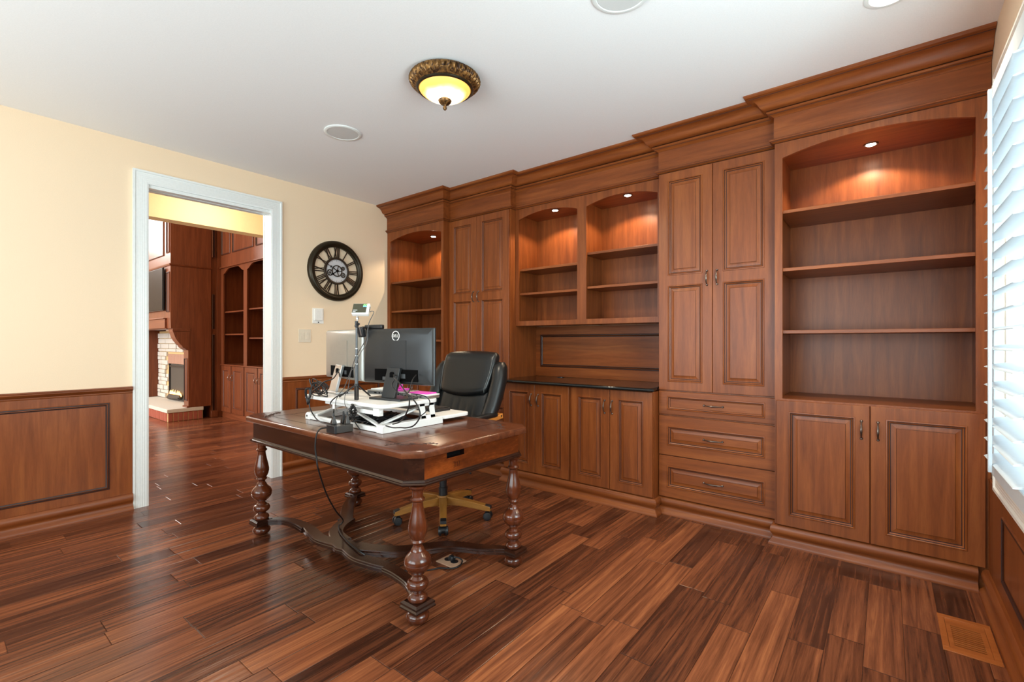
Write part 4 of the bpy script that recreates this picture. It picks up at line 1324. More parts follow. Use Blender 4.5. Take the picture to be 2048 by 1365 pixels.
m.tube(catmull([(2.14, 1.446, 0.842), (2.155, 1.444, 0.825), (2.185, 1.442, 0.800), (2.215, 1.445, 0.776)], 5), 0.003, 6)
lone('cable_bundle', m, cable_m, 'small twist-tied coil of black cable above the power strip', 'cable bundle')
m = MB()
for k in range(36):
    p0 = Vector((rk.uniform(1.90, 2.14), rk.uniform(1.51, 1.74), DT + 0.005 + rk.uniform(0, 0.034)))
    pts = [p0]
    for q in range(5):
        pts.append(Vector((min(2.29, p0.x + 0.05 * (q + 1) + rk.uniform(-0.04, 0.04)), min(1.79, max(1.51, p0.y + rk.uniform(-0.08, 0.08))), DT + 0.005 + rk.uniform(0, 0.05))))
    m.tube(catmull(pts, 5), 0.0034, 6)
lone('cable_bundle', m, cable_m, 'nest of black cables lying on the desk inside the riser frame', 'cable bundle')

# ================================================================== floor outlet
fo = thing('floor_outlet', 'tan metal floor outlet plate with a black plug under the desk', 'outlet', (2.465, 1.865, 0))
obj('plate', MB().box(2.401, 2.532, 1.808, 1.920, 0.0003, 0.006), tan_plate, fo, bevel=0.0015)
obj('socket_face', MB().lathe([(0.022, 0.0055), (0.022, 0.0075), (0.002, 0.0076)], (2.440, 1.866, 0), 20).lathe([(0.022, 0.0055), (0.022, 0.0075), (0.002, 0.0076)], (2.490, 1.866, 0), 20), black_pl, fo)
pg = thing('power_plug', 'black plug pushed into the tan floor outlet', 'plug', (2.472, 1.868, 0.0078))
obj('moulded_body', MB().loft([[(2.466 + sx * a, 1.868 + sy * b, z) for sx, sy in ((-1, -1), (1, -1), (1, 1), (-1, 1))] for a, b, z in ((0.017, 0.014, 0.0078), (0.017, 0.014, 0.022), (0.011, 0.010, 0.034))]), black_pl, pg, bevel=0.003)
obj('strain_relief', MB().tube([(2.472, 1.870, 0.024), (2.488, 1.882, 0.024)], 0.0055, 8), black_pl, pg)

# ================================================================== office chair (own frame: faces -y)
ch = thing('office_chair', 'black leather office chair with a honey oak five-star base behind the desk', 'chair', (1.930, 2.305, 0), math.radians(5))


def CO(name, m, mat, par=ch, **k): return obj(name, m, mat, par, local=True, **k)


def se(w_, t_, n=28, e=0.55):
    """superellipse section in x (half width w) and y (half depth t)"""
    out = []
    for k in range(n):
        a = 2 * PI * k / n
        c, s = math.cos(a), math.sin(a)
        out.append((w_ * math.copysign(abs(c) ** e, c), t_ * math.copysign(abs(s) ** e, s)))
    return out


def backy(z): return 0.085 + (z - 0.45) * 0.42 - 0.05 * max(0, z - 0.95)


def cushion(zs, wf, tf, yo=0.0, bow=0.0, e=0.6, zsag=None):
    """upholstered slab lofted upwards along the reclined back"""
    m = MB()
    loops = []
    for z in zs:
        lp_ = []
        for x, y in se(wf(z), tf(z), e=e):
            u = x / max(wf(z), 1e-3)
            zz = z + (zsag(z, u) if zsag else 0)
            lp_.append((x, backy(zz) + y + yo - bow * u * u, zz))
        loops.append(lp_)
    return m.loft(loops)


def smoothstep(a, b, x):
    t = min(1, max(0, (x - a) / (b - a)))
    return t * t * (3 - 2 * t)


def endround(z, z0, z1, r):
    d = min(z - z0, z1 - z)
    return math.sqrt(max(0.02, 1 - max(0, 1 - d / r) ** 2))


Z = [0.47 + (1.095 - 0.47) * k / 26 for k in range(27)]
shell = cushion(Z, lambda z: (0.285 + 0.045 * smoothstep(0.55, 0.85, z) - 0.055 * smoothstep(0.98, 1.10, z)) * (0.80 + 0.20 * endround(z, 0.45, 1.097, 0.10)), lambda z: 0.055 * endround(z, 0.45, 1.10, 0.06), 0.055, 0.05)
bk = CO('backrest', shell, leather, angle=60)
for sx in (-1, 1):
    m = MB()
    loops = []
    zz = [0.50 + 0.59 * k / 22 for k in range(23)]
    for z in zz:
        r = 0.052 * endround(z, 0.49, 1.10, 0.07)
        xc = sx * (0.262 + 0.020 * smoothstep(0.55, 0.80, z) - 0.018 * smoothstep(0.95, 1.09, z))
        loops.append([(xc + x, backy(z) + y - 0.012 - 0.045 * (1 - smoothstep(0.5, 0.9, z)), z) for x, y in se(r * 1.05, r * 1.15, 18, 0.9)])
    CO('side_bolster', m.loft(loops), leather, bk, angle=60)
Z2 = [0.865 + 0.295 * k / 20 for k in range(21)]
hd = cushion(Z2, lambda z: (0.222 + 0.022 * smoothstep(0.87, 1.05, z)) * (0.86 + 0.14 * endround(z, 0.865, 1.162, 0.055)), lambda z: 0.068 * endround(z, 0.862, 1.164, 0.06), -0.010, 0.02, 0.62, lambda z, u: -0.035 * (1 - u * u) * (1 - smoothstep(0.87, 1.05, z)) + 0.010 * (1 - u * u) * smoothstep(1.05, 1.16, z))
hr = CO('headrest', hd, leather, angle=60)
for sx in (-1, 1):
    pts = []
    for k in range(18):
        z = 0.875 + 0.268 * k / 17
        wz = 0.222 + 0.022 * smoothstep(0.87, 1.05, z)
        pts.append((sx * (wz * 0.93), backy(z) - 0.010 - 0.02 - 0.060 * endround(z, 0.862, 1.164, 0.06) * 0.72, z))
    CO('stitching', MB().tube(pts, 0.0011, 5), stitch, hr)
# pleated lumbar panel
m = MB()
loops = []
nU = 48
for z in [0.50 + 0.37 * k / 16 for k in range(17)]:
    wv = 0.215 + 0.012 * smoothstep(0.5, 0.8, z)
    er = endround(z, 0.49, 0.90, 0.06)
    fr_ = []
    for k in range(nU + 1):
        u = -1 + 2 * k / nU
        pl = 0.006 * abs(math.sin(u * PI * 3.5)) ** 0.5 * smoothstep(0.86, 0.70, z) if abs(u) < 0.86 else 0.0
        fr_.append((u * wv, backy(z) + 0.02 - 0.02 * u * u - (0.062 * (1 - abs(u) ** 4) ** 0.5 + pl) * er, z))
    loops.append(fr_ + [(wv, backy(z) + 0.03, z), (-wv, backy(z) + 0.03, z)])
CO('lumbar_cushion', m.loft(loops), leather, bk, angle=60)
# seat
m = MB()
loops = []
for z, k in ((0.415, 0.86), (0.425, 0.95), (0.445, 1.0), (0.48, 1.0), (0.505, 0.97), (0.522, 0.90), (0.530, 0.75), (0.532, 0.45)):
    loops.append([(x * k, y * k - 0.06, z - 0.02 * (y < -0.15) * abs(y + 0.15)) for x, y in se(0.275, 0.265, 32, 0.5)])
CO('seat', m.loft(loops), leather, angle=60)
# arms: oak curve with a black pad
for sx in (-1, 1):
    m = MB()
    x = sx * 0.315
    pts = catmull([(x * 0.98, 0.05, 0.470), (x, -0.07, 0.560), (x, -0.095, 0.640), (x, -0.05, 0.690), (x, 0.04, 0.700), (x, 0.14, 0.704), (x, 0.255, 0.716)], 6)
    for p, q in zip(pts, pts[1:]): pass
    loops = []
    for i, p in enumerate(pts):
        d = (pts[min(i + 1, len(pts) - 1)] - pts[max(i - 1, 0)]).normalized()
        n_ = Vector((0, -d.z, d.y))
        q_ = 0.014 + 0.008 * max(0, (i - len(pts) * 0.75) / (len(pts) * 0.25))
        loops.append([tuple(p + Vector((sx_ * 0.026, 0, 0)) + n_ * sz) for sx_, sz in ((-1, -q_), (1, -q_), (1, q_ * 0.7), (-1, q_ * 0.7))])
    ar = CO('armrest', m.loft(loops), oak_o, bevel=0.003)
    m = MB()
    loops = []
    for y, k in ((-0.075, 0.5), (-0.06, 0.9), (-0.02, 1), (0.05, 1), (0.16, 1), (0.185, 0.9), (0.195, 0.55)):
        loops.append([(x + px_ * k, y, 0.727 + pz * k) for px_, pz in se(0.034, 0.018, 18, 0.8)])
    CO('arm_pad', m.loft(loops), leather, ar, angle=60)
    CO('arm_bolt', MB().lathe([(0.008, x + sx * 0.0235), (0.008, x + sx * 0.026), (0.004, x + sx * 0.0265)], (0, 0.235, 0.714), 12, 'x'), black_pl, ar)
    CO('arm_bolt', MB().lathe([(0.008, 0.2542), (0.008, 0.2600)], (x, 0, 0.716), 12, 'y'), black_pl, ar)
# mechanism and gas column
m = MB().box(-0.11, 0.11, -0.15, 0.12, 0.385, 0.416).box(-0.06, 0.06, -0.10, 0.10, 0.345, 0.386)
CO('tilt_mechanism', m, black_pl, bevel=0.006)
CO('tension_knob', MB().lathe([(0.024, -0.155), (0.026, -0.16), (0.026, -0.20), (0.020, -0.205)], (0, 0, 0.368), 16, 'y'), black_pl)
CO('lever', MB().tube([(0.06, 0.0, 0.372), (0.20, -0.01, 0.368), (0.26, -0.01, 0.350)], 0.006, 8), black_pl)
CO('spring_plate', MB().obox((0.085, -0.03, 0.352), (0.030, 0.020, 0.012), Matrix.Rotation(0.5, 3, 'Z')), silver, bevel=0.004)
CO('gas_column', MB().lathe([(0.026, 0.345), (0.026, 0.215), (0.031, 0.212), (0.031, 0.135), (0.026, 0.132)], (0, 0, 0), 20), black_pl)
CO('hub', MB().lathe([(0.040, 0.158), (0.045, 0.150), (0.045, 0.085), (0.040, 0.080)], (0, 0, 0), 24), honey)
base0 = math.radians(-115 - 5)
leg0 = None
for k in range(5):
    a = base0 + k * 2 * PI / 5
    if leg0 is None:
        m = MB()
        sec = lambda w_, z0, z1: [(-w_, z0), (w_, z0), (w_, z1), (-w_, z1)]
        prof = [(0.035, 0.026, 0.090, 0.152), (0.12, 0.025, 0.092, 0.142), (0.22, 0.024, 0.080, 0.124), (0.31, 0.023, 0.066, 0.104), (0.345, 0.020, 0.064, 0.094)]
        m.loft([[(r, y, z) for y, z in sec(w_, z0, z1)] for r, w_, z0, z1 in prof])
        leg0 = CO('leg', m, honey, bevel=0.004)
        kids = []
        cp_ = MB().prism([(0.292, 0.1035), (0.318, 0.1055), (0.346, 0.0985), (0.349, 0.080), (0.344, 0.080), (0.342, 0.094), (0.312, 0.101)], 'xz', -0.020, 0.020)
        kids.append(CO('end_cap', cp_, black_pl, leg0, bevel=0.002))
        kids.append(CO('stem', MB().lathe([(0.008, 0.045), (0.008, 0.074)], (0.312, 0, 0), 12), black_pl, leg0))
        mm = MB()
        for sy in (-1, 1):
            mm.lathe([(0.020, sy * 0.012), (0.029, sy * 0.012), (0.0295, sy * 0.018), (0.0295, sy * 0.026), (0.026, sy * 0.031), (0.014, sy * 0.033)], (0.312 + 0.012, 0, 0.030), 20, 'y')
        mm.lathe([(0.022, -0.0125), (0.022, 0.0125)], (0.324, 0, 0.034), 16, 'y')
        kids.append(CO('caster', mm, black_pl, leg0))
        lg = leg0
    else:
        lg = leg0.copy(); COL.objects.link(lg); lg.parent = ch
        for q in kids:
            c_ = q.copy(); COL.objects.link(c_); c_.parent = lg
    lg.rotation_euler = (0, 0, a)

# ================================================================== wall clock
KY, KZ, KR = 2.631, 1.960, 0.305
ck = thing('wall_clock', 'large round skeleton clock with dark rim and Roman numerals on the cream wall', 'clock', (0, KY, KZ))
m = MB().lathe([(KR - 0.062, 0.006), (KR, 0.003), (KR, 0.016), (KR - 0.006, 0.030), (KR - 0.016, 0.040), (KR - 0.030, 0.045), (KR - 0.042, 0.042), (KR - 0.050, 0.034), (KR - 0.055, 0.034), (KR - 0.060, 0.028), (KR - 0.066, 0.026), (KR - 0.066, 0.006)], (0, KY, KZ), 72, 'x', caps=False)
m.loft  # closed by the next band
m.lathe([(KR - 0.066, 0.006), (KR - 0.062, 0.006)], (0, KY, KZ), 72, 'x', caps=False)
obj('rim', m, bronze, ck, angle=40)
m = MB().lathe([(0.116, 0.012), (0.116, 0.026), (0.122, 0.029), (0.134, 0.028), (0.138, 0.024), (0.138, 0.012), (0.116, 0.012)], (0, KY, KZ), 60, 'x', caps=False)
obj('inner_ring', m, numeral_m, ck, angle=40)
obj('dial', MB().lathe([(0.117, 0.014), (0.117, 0.018), (0.100, 0.0185), (0.0005, 0.0185)], (0, KY, KZ), 60, 'x'), dial_m, ck)
m = MB()
for k in range(60):
    a = 2 * PI * k / 60
    d = Vector((0, math.sin(a), math.cos(a)))
    c0 = Vector((0.019, KY, KZ))
    m.beam(c0 + d * (0.104 if k % 5 else 0.098), c0 + d * 0.111, 0.0012 if k % 5 else 0.003, 0.0008, up=(1, 0, 0))
obj('minute_track', m, numeral_m, ck, smooth=False)
NUM = ['XII', 'I', 'II', 'III', 'IIII', 'V', 'VI', 'VII', 'VIII', 'IX', 'X', 'XI']
for k, s in enumerate(NUM):
    a = 2 * PI * k / 12
    d = Vector((0, math.sin(a), math.cos(a))); tdir = Vector((0, math.cos(a), -math.sin(a)))
    c0 = Vector((0.020, KY, KZ))
    r0, r1 = 0.136, 0.240
    wd = {'I': 0.014, 'V': 0.034, 'X': 0.034}
    tot = sum(wd[q] for q in s)
    pos = -tot / 2
    m = MB()
    def bar(t0, t1, th=0.0095): m.beam(c0 + d * r0 + tdir * t0, c0 + d * r1 + tdir * t1, th, 0.005, up=(1, 0, 0))
    for q in s:
        w_ = wd[q]; c_ = pos + w_ / 2; e = 1.18
        if q == 'I': bar(c_, c_ * e)
        elif q == 'V': bar(c_, c_ * e - 0.012, 0.0115); bar(c_, c_ * e + 0.012, 0.007)
        else: bar(c_ - 0.011, c_ * e + 0.012, 0.0115); bar(c_ + 0.011, c_ * e - 0.012, 0.007)
        pos += w_
    obj('numeral', m, numeral_m, ck, smooth=False)


def gear(y, z, R_, r_, spokes, x=0.022):
    m = MB()
    m.lathe([(R_ - r_, x), (R_, x), (R_, x + 0.006), (R_ - r_, x + 0.006), (R_ - r_, x)], (0, y, z), 32, 'x', caps=False)
    m.lathe([(R_ * 0.22, x), (R_ * 0.22, x + 0.008), (0.001, x + 0.009)], (0, y, z), 16, 'x')
    for k in range(spokes):
        a = 2 * PI * k / spokes + 0.3
        dd = Vector((0, math.sin(a), math.cos(a)))
        c0 = Vector((x + 0.003, y, z))
        m.beam(c0, c0 + dd * (R_ - r_ * 0.5), R_ * 0.13, 0.004, up=(1, 0, 0))
    for k in range(24):
        a = 2 * PI * k / 24
        dd = Vector((0, math.sin(a), math.cos(a)))
        c0 = Vector((x + 0.003, y, z))
        m.beam(c0 + dd * R_ * 0.97, c0 + dd * (R_ + 0.0035), R_ * 0.11, 0.005, up=(1, 0, 0))
    obj('gear', m, numeral_m, ck, smooth=False)


gear(KY, KZ, 0.057, 0.008, 5)
gear(KY - 0.076, KZ - 0.022, 0.030, 0.007, 6, 0.020)
gear(KY + 0.068, KZ - 0.036, 0.024, 0.006, 6, 0.020)
gear(KY + 0.068, KZ + 0.032, 0.017, 0.006, 4, 0.020)
for a, L, w_ in ((math.radians(298), 0.128, 0.004), (math.radians(236), 0.095, 0.006)):
    dd = Vector((0, math.sin(a), math.cos(a)))
    c0 = Vector((0.034, KY, KZ))
    m = MB(); m.beam(c0 - dd * 0.02, c0 + dd * L, w_, 0.002, up=(1, 0, 0))
    e = c0 + dd * L * 0.62
    m.lathe([(0.006, 0.033), (0.0105, 0.033), (0.0105, 0.036), (0.006, 0.036)], (0, e.y, e.z), 16, 'x', caps=False)
    m.lathe([(0.008, 0.028), (0.008, 0.037), (0.001, 0.038)], (0, KY, KZ), 14, 'x')
    obj('hand', m, gap_m, ck)

# wall plates
wp = thing('wall_keypad', 'white square wall keypad with a small black eye under the clock', 'keypad', (0, 2.437, 1.42))
obj('back_plate', MB().prism(rounded_rect(2.380, 2.496, 1.422, 1.572, 0.004), 'yz', 0.0005, 0.007), white_pl, wp, bevel=0.001)
obj('cover', MB().prism(rounded_rect(2.396, 2.480, 1.452, 1.562, 0.004), 'yz', 0.007, 0.020), white_pl, wp, bevel=0.002)
obj('label_sheet', MB().box(0.0201, 0.0204, 2.410, 2.466, 1.470, 1.545), paper, wp)
obj('eye', MB().lathe([(0.006, 0.0072), (0.006, 0.0085), (0.001, 0.009)], (0, 2.440, 1.434), 12, 'x'), gap_m, wp)
sw = thing('light_switch', 'almond double rocker light switch plate below the wall keypad', 'switch', (0, 2.303, 1.234))
obj('switch_plate', MB().prism(rounded_rect(2.242, 2.364, 1.236, 1.362, 0.005), 'yz', 0.0005, 0.006), ivory_pl, sw, bevel=0.001)
for y in (2.277, 2.329):
    obj('rocker', MB().prism([(0.006, 1.266), (0.0105, 1.266), (0.0075, 1.299), (0.0105, 1.332), (0.006, 1.332)], 'xz', y - 0.0165, y + 0.0165), ivory_pl, sw)

# ================================================================== ceiling fittings
lx, ly = 2.430, 1.850
cl = thing('ceiling_lamp', 'flush ceiling lamp with a leafy bronze ring and glowing amber bowl', 'ceiling lamp', (lx, ly, H - 0.20))
m = MB()
NL = 42
prof = [(0.150, H - 0.001), (0.178, H - 0.002), (0.190, H - 0.010), (0.193, H - 0.022), (0.186, H - 0.036), (0.172, H - 0.052), (0.160, H - 0.064), (0.154, H - 0.068)]
loops = []
for i, (r, z) in enumerate(prof):
    t = min(1, i / 6)
    lp_ = []
    for k in range(NL * 8):
        a = 2 * PI * k / (NL * 8)
        ph = (a * NL / (2 * PI)) % 1
        sc_ = abs(math.sin(PI * ph)) ** 0.6
        bulge = (0.008 * sc_ + 0.003 * math.sin(3 * 2 * PI * ph)) * math.sin(PI * min(1, max(0, (i - 0.5) / 5.5))) if 0 < i < 7 else 0
        lp_.append((lx + (r + bulge) * math.cos(a), ly + (r + bulge) * math.sin(a), z - bulge * 0.4))
    loops.append(lp_)
m.loft(loops, caps=False)
obj('leaf_ring', m, ring_m, cl, angle=70)
m = MB().lathe([(0.158, H - 0.058), (0.160, H - 0.068), (0.155, H - 0.075), (0.149, H - 0.077), (0.144, H - 0.073), (0.144, H - 0.060)], (lx, ly, 0), 64, caps=False)
obj('inner_band', m, bronze, cl)
m = MB().lathe([(0.146, H - 0.070), (0.140, H - 0.080), (0.126, H - 0.093), (0.106, H - 0.106), (0.080, H - 0.118), (0.050, H - 0.127), (0.020, H - 0.131)], (lx, ly, 0), 64, caps=False)
g = obj('glass_bowl', m, glass_m, cl)
m = MB().lathe([(0.012, H - 0.125), (0.034, H - 0.128), (0.038, H - 0.134), (0.035, H - 0.142), (0.028, H - 0.150), (0.016, H - 0.157), (0.010, H - 0.160), (0.0085, H - 0.164), (0.011, H - 0.170), (0.0115, H - 0.176), (0.009, H - 0.183), (0.004, H - 0.188), (0.0005, H - 0.189)], (lx, ly, 0), 24)
obj('finial', m, ring_m, cl)
light('ceiling_lamp_glow', 'SPOT', (lx, ly, H - 0.205), 40, (1.0, 0.86, 0.66), 0.10, target=(lx, ly, 0), spot=math.radians(165), blend=0.5)


def speaker(x, y, label):
    r = thing('ceiling_speaker', label, 'speaker', (x, y, H - 0.006))
    obj('trim_ring', MB().lathe([(0.127, H - 0.0005), (0.127, H - 0.005), (0.123, H - 0.008), (0.108, H - 0.008), (0.106, H - 0.004)], (x, y, 0), 56, caps=False), trim_w, r)
    obj('grille', MB().lathe([(0.1065, H - 0.004), (0.104, H - 0.0062), (0.001, H - 0.0066)], (x, y, 0), 56), fgrille, r)


speaker(1.338, 1.885, 'round ceiling speaker nearer the doorway')
speaker(3.497, 1.873, 'round ceiling speaker at the top edge, nearer the window')
dl = thing('downlight', 'round recessed ceiling downlight in front of the wide bookcase', 'downlight', (4.400, 2.597, H - 0.006))
obj('trim_ring', MB().lathe([(0.092, H - 0.0005), (0.092, H - 0.004), (0.087, H - 0.007), (0.072, H - 0.006), (0.070, H - 0.002)], (4.40, 2.597, 0), 48, caps=False), trim_w, dl)
obj('lens', MB().lathe([(0.0705, H - 0.0025), (0.001, H - 0.0035)], (4.40, 2.597, 0), 40), can_m, dl)
light('downlight_beam', 'SPOT', (4.40, 2.597, H - 0.02), 45, (1.0, 0.88, 0.68), 0.05, target=(4.40, 2.75, 0), spot=math.radians(125), blend=0.8)

# ================================================================== floor vent
light('hall_lamp_glow', 'POINT', (-0.52, 1.75, 2.52), 10, (1.0, 0.92, 0.78), 0.10)
vt = thing('floor_vent', 'orange oak floor vent with dark slots in the bottom right corner', 'vent', (4.654, 2.728, 0))
m = MB()
x0, x1, y0, y1 = 4.568, 4.740, 2.565, 2.892
m.box(x0, x1, y0, y0 + 0.030, 0.0003, 0.005).box(x0, x1, y1 - 0.030, y1, 0.0003, 0.005).box(x0, x0 + 0.022, y0 + 0.03, y1 - 0.03, 0.0003, 0.005).box(x1 - 0.022, x1, y0 + 0.03, y1 - 0.03, 0.0003, 0.005)
obj('frame', m, vent_w, vt, bevel=0.001)
m = MB()
sx0, sx1, sy0, sy1 = x0 + 0.038, x1 - 0.038, 2.615, 2.800
m.box(x0 + 0.023, sx0, y0 + 0.031, y1 - 0.031, 0.0003, 0.0042).box(sx1, x1 - 0.023, y0 + 0.031, y1 - 0.031, 0.0003, 0.0042)
m.box(sx0, sx1, y0 + 0.031, sy0, 0.0003, 0.0042).box(sx0, sx1, sy1, y1 - 0.031, 0.0003, 0.0042)
n = 11
st = (sy1 - sy0) / n
for k in range(n): m.box(sx0, sx1, sy0 + k * st, sy0 + k * st + st * 0.46, 0.0003, 0.0042)
obj('slats', m, vent_w, vt)
obj('duct', MB().box(sx0 - 0.002, sx1 + 0.002, sy0, sy1, 0.0002, 0.0008), gap_m, vt)

# ================================================================== plantation shutter on the window
sh_ = thing('plantation_shutter', 'white plantation shutter with tilted louvres on the window at the right edge', 'shutter', (4.755, 2.525, 0.66))
ya, yb, xs_ = 2.185, 2.868, 4.756
m = MB()
obj('stile', MB().box(xs_ - 0.014, xs_ + 0.014, yb - 0.050, yb, 0.672, 2.340), shut_w, sh_, bevel=0.003)
obj('stile', MB().box(xs_ - 0.014, xs_ + 0.014, ya, ya + 0.045, 0.672, 2.340), shut_w, sh_, bevel=0.003)
obj('rail', MB().box(xs_ - 0.0135, xs_ + 0.0135, ya + 0.045, yb - 0.05, 2.252, 2.340), shut_w, sh_, bevel=0.003)
obj('rail', MB().box(xs_ - 0.0135, xs_ + 0.0135, ya + 0.045, yb - 0.05, 0.672, 0.735), shut_w, sh_, bevel=0.003)
lou0 = None
th = math.radians(13)
NLV = 20
for k in range(NLV):
    z = 2.192 + 0.010 - k * 0.0754
    if lou0 is None:
        m = MB()
        sec = []
        for q in range(20):
            a = 2 * PI * q / 20
            u, v = 0.0445 * math.copysign(abs(math.cos(a)) ** 0.9, math.cos(a)), 0.0052 * math.sin(a)
            sec.append((u * math.cos(th) - v * math.sin(th), u * math.sin(th) + v * math.cos(th)))
        m.loft([[(xx, yy, zz) for xx, zz in sec] for yy in (2.2335, 2.8145)])
        lou0 = obj('louvre', m, shut_w, sh_, local=True, angle=50)
        off_ = sh_.location
        lou0.data.transform(Matrix.Translation((0, -2.525, 0)))
        pin = obj('louvre_pin', MB().lathe([(0.003, -0.2935), (0.003, -0.2905)], (0, 0, 0), 8, 'y'), dark_grey, lou0, local=True)
        L = lou0
    else:
        L = lou0.copy(); COL.objects.link(L); L.parent = sh_
        p2 = pin.copy(); COL.objects.link(p2); p2.parent = L
    L.location = (xs_ - 4.755, 0, z - 0.66)
obj('tilt_rod', MB().box(4.7005, 4.7125, 2.607, 2.623, 0.730, 2.234), shut_w, sh_, bevel=0.002)
m = MB()
for k in range(NLV):
    z = 2.192 - k * 0.0754
    m.tube([(4.7120, 2.615, z), (4.7165, 2.615, z + 0.003)], 0.0012, 5)
obj('rod_staples', m, dark_grey, sh_)

# ================================================================== great room seen through the doorway
XP = -4.25
fp = thing('fireplace', 'wood-panelled stone fireplace with a lit fire in the room beyond the doorway', 'fireplace', (-5.5, 2.75, 0))
m = MB()
m.box(-7.4, -4.452, 2.399, 3.60, 1.612, 5.18)
obj('overmantel', m, red_v, fp)
# right pilaster and corbel: one profiled side panel
scurve = [(2.402, 1.450), (2.420, 1.440), (2.430, 1.420), (2.428, 1.400), (2.440, 1.370), (2.455, 1.320), (2.480, 1.265), (2.515, 1.215), (2.550, 1.175), (2.560, 1.150), (2.580, 1.140), (2.600, 1.120), (2.632, 1.105)]
side = [(2.397, 5.18), (2.397, 1.612)] + scurve + [(2.636, 0.197), (2.953, 0.197), (2.953, 5.18)]
obj('side_panel', MB().prism(side, 'yz', XP - 0.20, XP), red_v, fp, angle=25)
obj('side_panel', MB().prism(side, 'yz', -6.72, -6.524), red_v, fp, angle=25)
m = MB().box(-7.4, -4.435, 2.372, 2.64, 1.452, 1.600).box(-7.4, -4.425, 2.352, 2.62, 1.600, 1.616).box(-7.4, -4.440, 2.390, 2.62, 1.440, 1.452)
obj('mantel_beam', m, red_h, fp, bevel=0.003)
m = MB()
m.box(-6.523, -4.451, 2.85, 3.50, 0.197, 1.44)
wl = obj('stone_backing', m, mortar, fp)
m = MB()
rs_ = random.Random(5)
z = 0.20
row = 0
FX0, FX1, FZ1 = -5.90, -5.08, 0.845
while z < 1.40:
    h_ = rs_.uniform(0.055, 0.10)
    h_ = min(h_, 1.435 - z)
    x = -6.518
    while x < -4.46:
        w_ = rs_.uniform(0.10, 0.24)
        if x + w_ > -4.56: w_ = -4.455 - x
        if not (x + w_ > FX0 - 0.02 and x < FX1 + 0.02 and z < 1.02):
            e = rs_.uniform(0, 0.018)
            m.box(x + 0.004, x + w_ - 0.004, 2.832 - e, 2.86, z + 0.004, z + h_ - 0.004)
        x += w_
    z += h_
obj('stone_facing', m, stone_m, fp, bevel=0.006)
m = MB()
k = 0
x = FX0 - 0.02
while x < FX1 + 0.02:
    m.box(x + 0.003, x + 0.058, 2.820, 2.86, FZ1, 1.018); x += 0.062
obj('brick_lintel', m, lintel_m, fp, bevel=0.003)
m = MB()
m.box(FX0, FX1, 2.849, 2.8495, 0.2, FZ1)
obj('firebox', m, soot, fp)
m = MB().box(FX0, FX1, 2.828, 2.846, FZ1 - 0.055, FZ1 - 0.035).box(FX0, FX1, 2.828, 2.846, 0.20, 0.225)
m.box(FX0, FX0 + 0.03, 2.828, 2.846, 0.2, FZ1).box(FX1 - 0.03, FX1, 2.828, 2.846, 0.2, FZ1)
obj('fire_screen_frame', m, black_pl, fp)
m = MB()
for k in range(16):
    x = FX0 + 0.12 + 0.58 * k / 15
    hgt = rs_.uniform(0.03, 0.11)
    m.loft([[(x + r * math.cos(a) + dx, 2.815 + 0.3 * r * math.sin(a), 0.285 + zz) for a in [2 * PI * q / 8 for q in range(8)]] for r, dx, zz in ((0.02, 0, 0), (0.026, 0.004, hgt * 0.3), (0.016, -0.006, hgt * 0.65), (0.002, 0.008, hgt))])
obj('flames', m, fire_m, fp)
m = MB()
for k in range(4):
    m.tube([(FX0 + 0.08 + k * 0.05, 2.80, 0.235 + 0.03 * (k % 2)), (FX0 + 0.50 + k * 0.06, 2.815, 0.26 + 0.02 * (k % 2))], 0.030, 10)
obj('logs', m, soot, fp)
m = MB()
for z0_, z1_ in ((0.002, 0.139),): m.box(-7.3, XP - 0.012, 2.367, 2.84, z0_, z1_)
hb = obj('hearth', m, mortar, fp)
m = MB()
y = 2.372
while y < 2.83:
    m.box(XP - 0.014, XP - 0.002, y, y + 0.055, 0.004, 0.136); y += 0.067
x = XP - 0.07
while x > -7.2:
    m.box(x - 0.028, x + 0.026, 2.357, 2.370, 0.004, 0.136); x -= 0.067
obj('brick_face', m, brick_m, hb, bevel=0.003)
obj('hearth_slab', MB().box(-7.3, XP + 0.006, 2.350, 2.845, 0.140, 0.196), slab_m, hb, bevel=0.004)
# applied mouldings
PM2 = [(a, b * 2.2, c) for a, b, c in PM]
for a, b, c, d, y in ((-5.46, -4.56, 2.60, 3.55, 2.3985), (-4.42, -4.28, 2.62, 4.2, 2.3965), (-4.42, -4.28, 1.70, 2.33, 2.3965), (-4.42, -4.28, 0.30, 0.98, 2.6355)):
    obj('panel_moulding', MB().ring_panel(a, b, c, d, y, PM2, sgn=-1, fill=False), [red_v, glaze], fp, angle=20)
obj('panel_moulding', MB().ring_panel(2.965, 3.010, 2.62, 4.2, XP - 0.002, PM2, axis='x', sgn=1, fill=False), [red_v, glaze], fp, angle=20)
m = MB().sweep([(-7.4, 2.397), (XP, 2.397), (XP, 2.953), (XP - 0.02, 2.953)], [(0, 2.418), (0.012, 2.422), (0.020, 2.434), (0.024, 2.444), (0.024, 2.450), (0, 2.452)])
obj('belt_moulding', m, red_h, fp, angle=25)
obj('corbel_cap', MB().prism([(2.42, 1.405), (2.42, 1.450), (2.662, 1.450), (2.662, 1.405)], 'yz', XP, XP + 0.012), red_h, fp, bevel=0.003)
obj('corbel_panel', MB().prism([(2.47, 1.33), (2.45, 1.395), (2.650, 1.395), (2.650, 1.10), (2.62, 1.12), (2.56, 1.17), (2.50, 1.25)], 'yz', XP, XP + 0.006), red_v, fp, angle=25)
obj('pilaster_foot', MB().prism([(2.612, 0.197), (2.66, 0.197), (2.66, 0.222), (2.612, 0.222)], 'yz', XP - 0.2, XP + 0.006), red_h, fp, bevel=0.003)

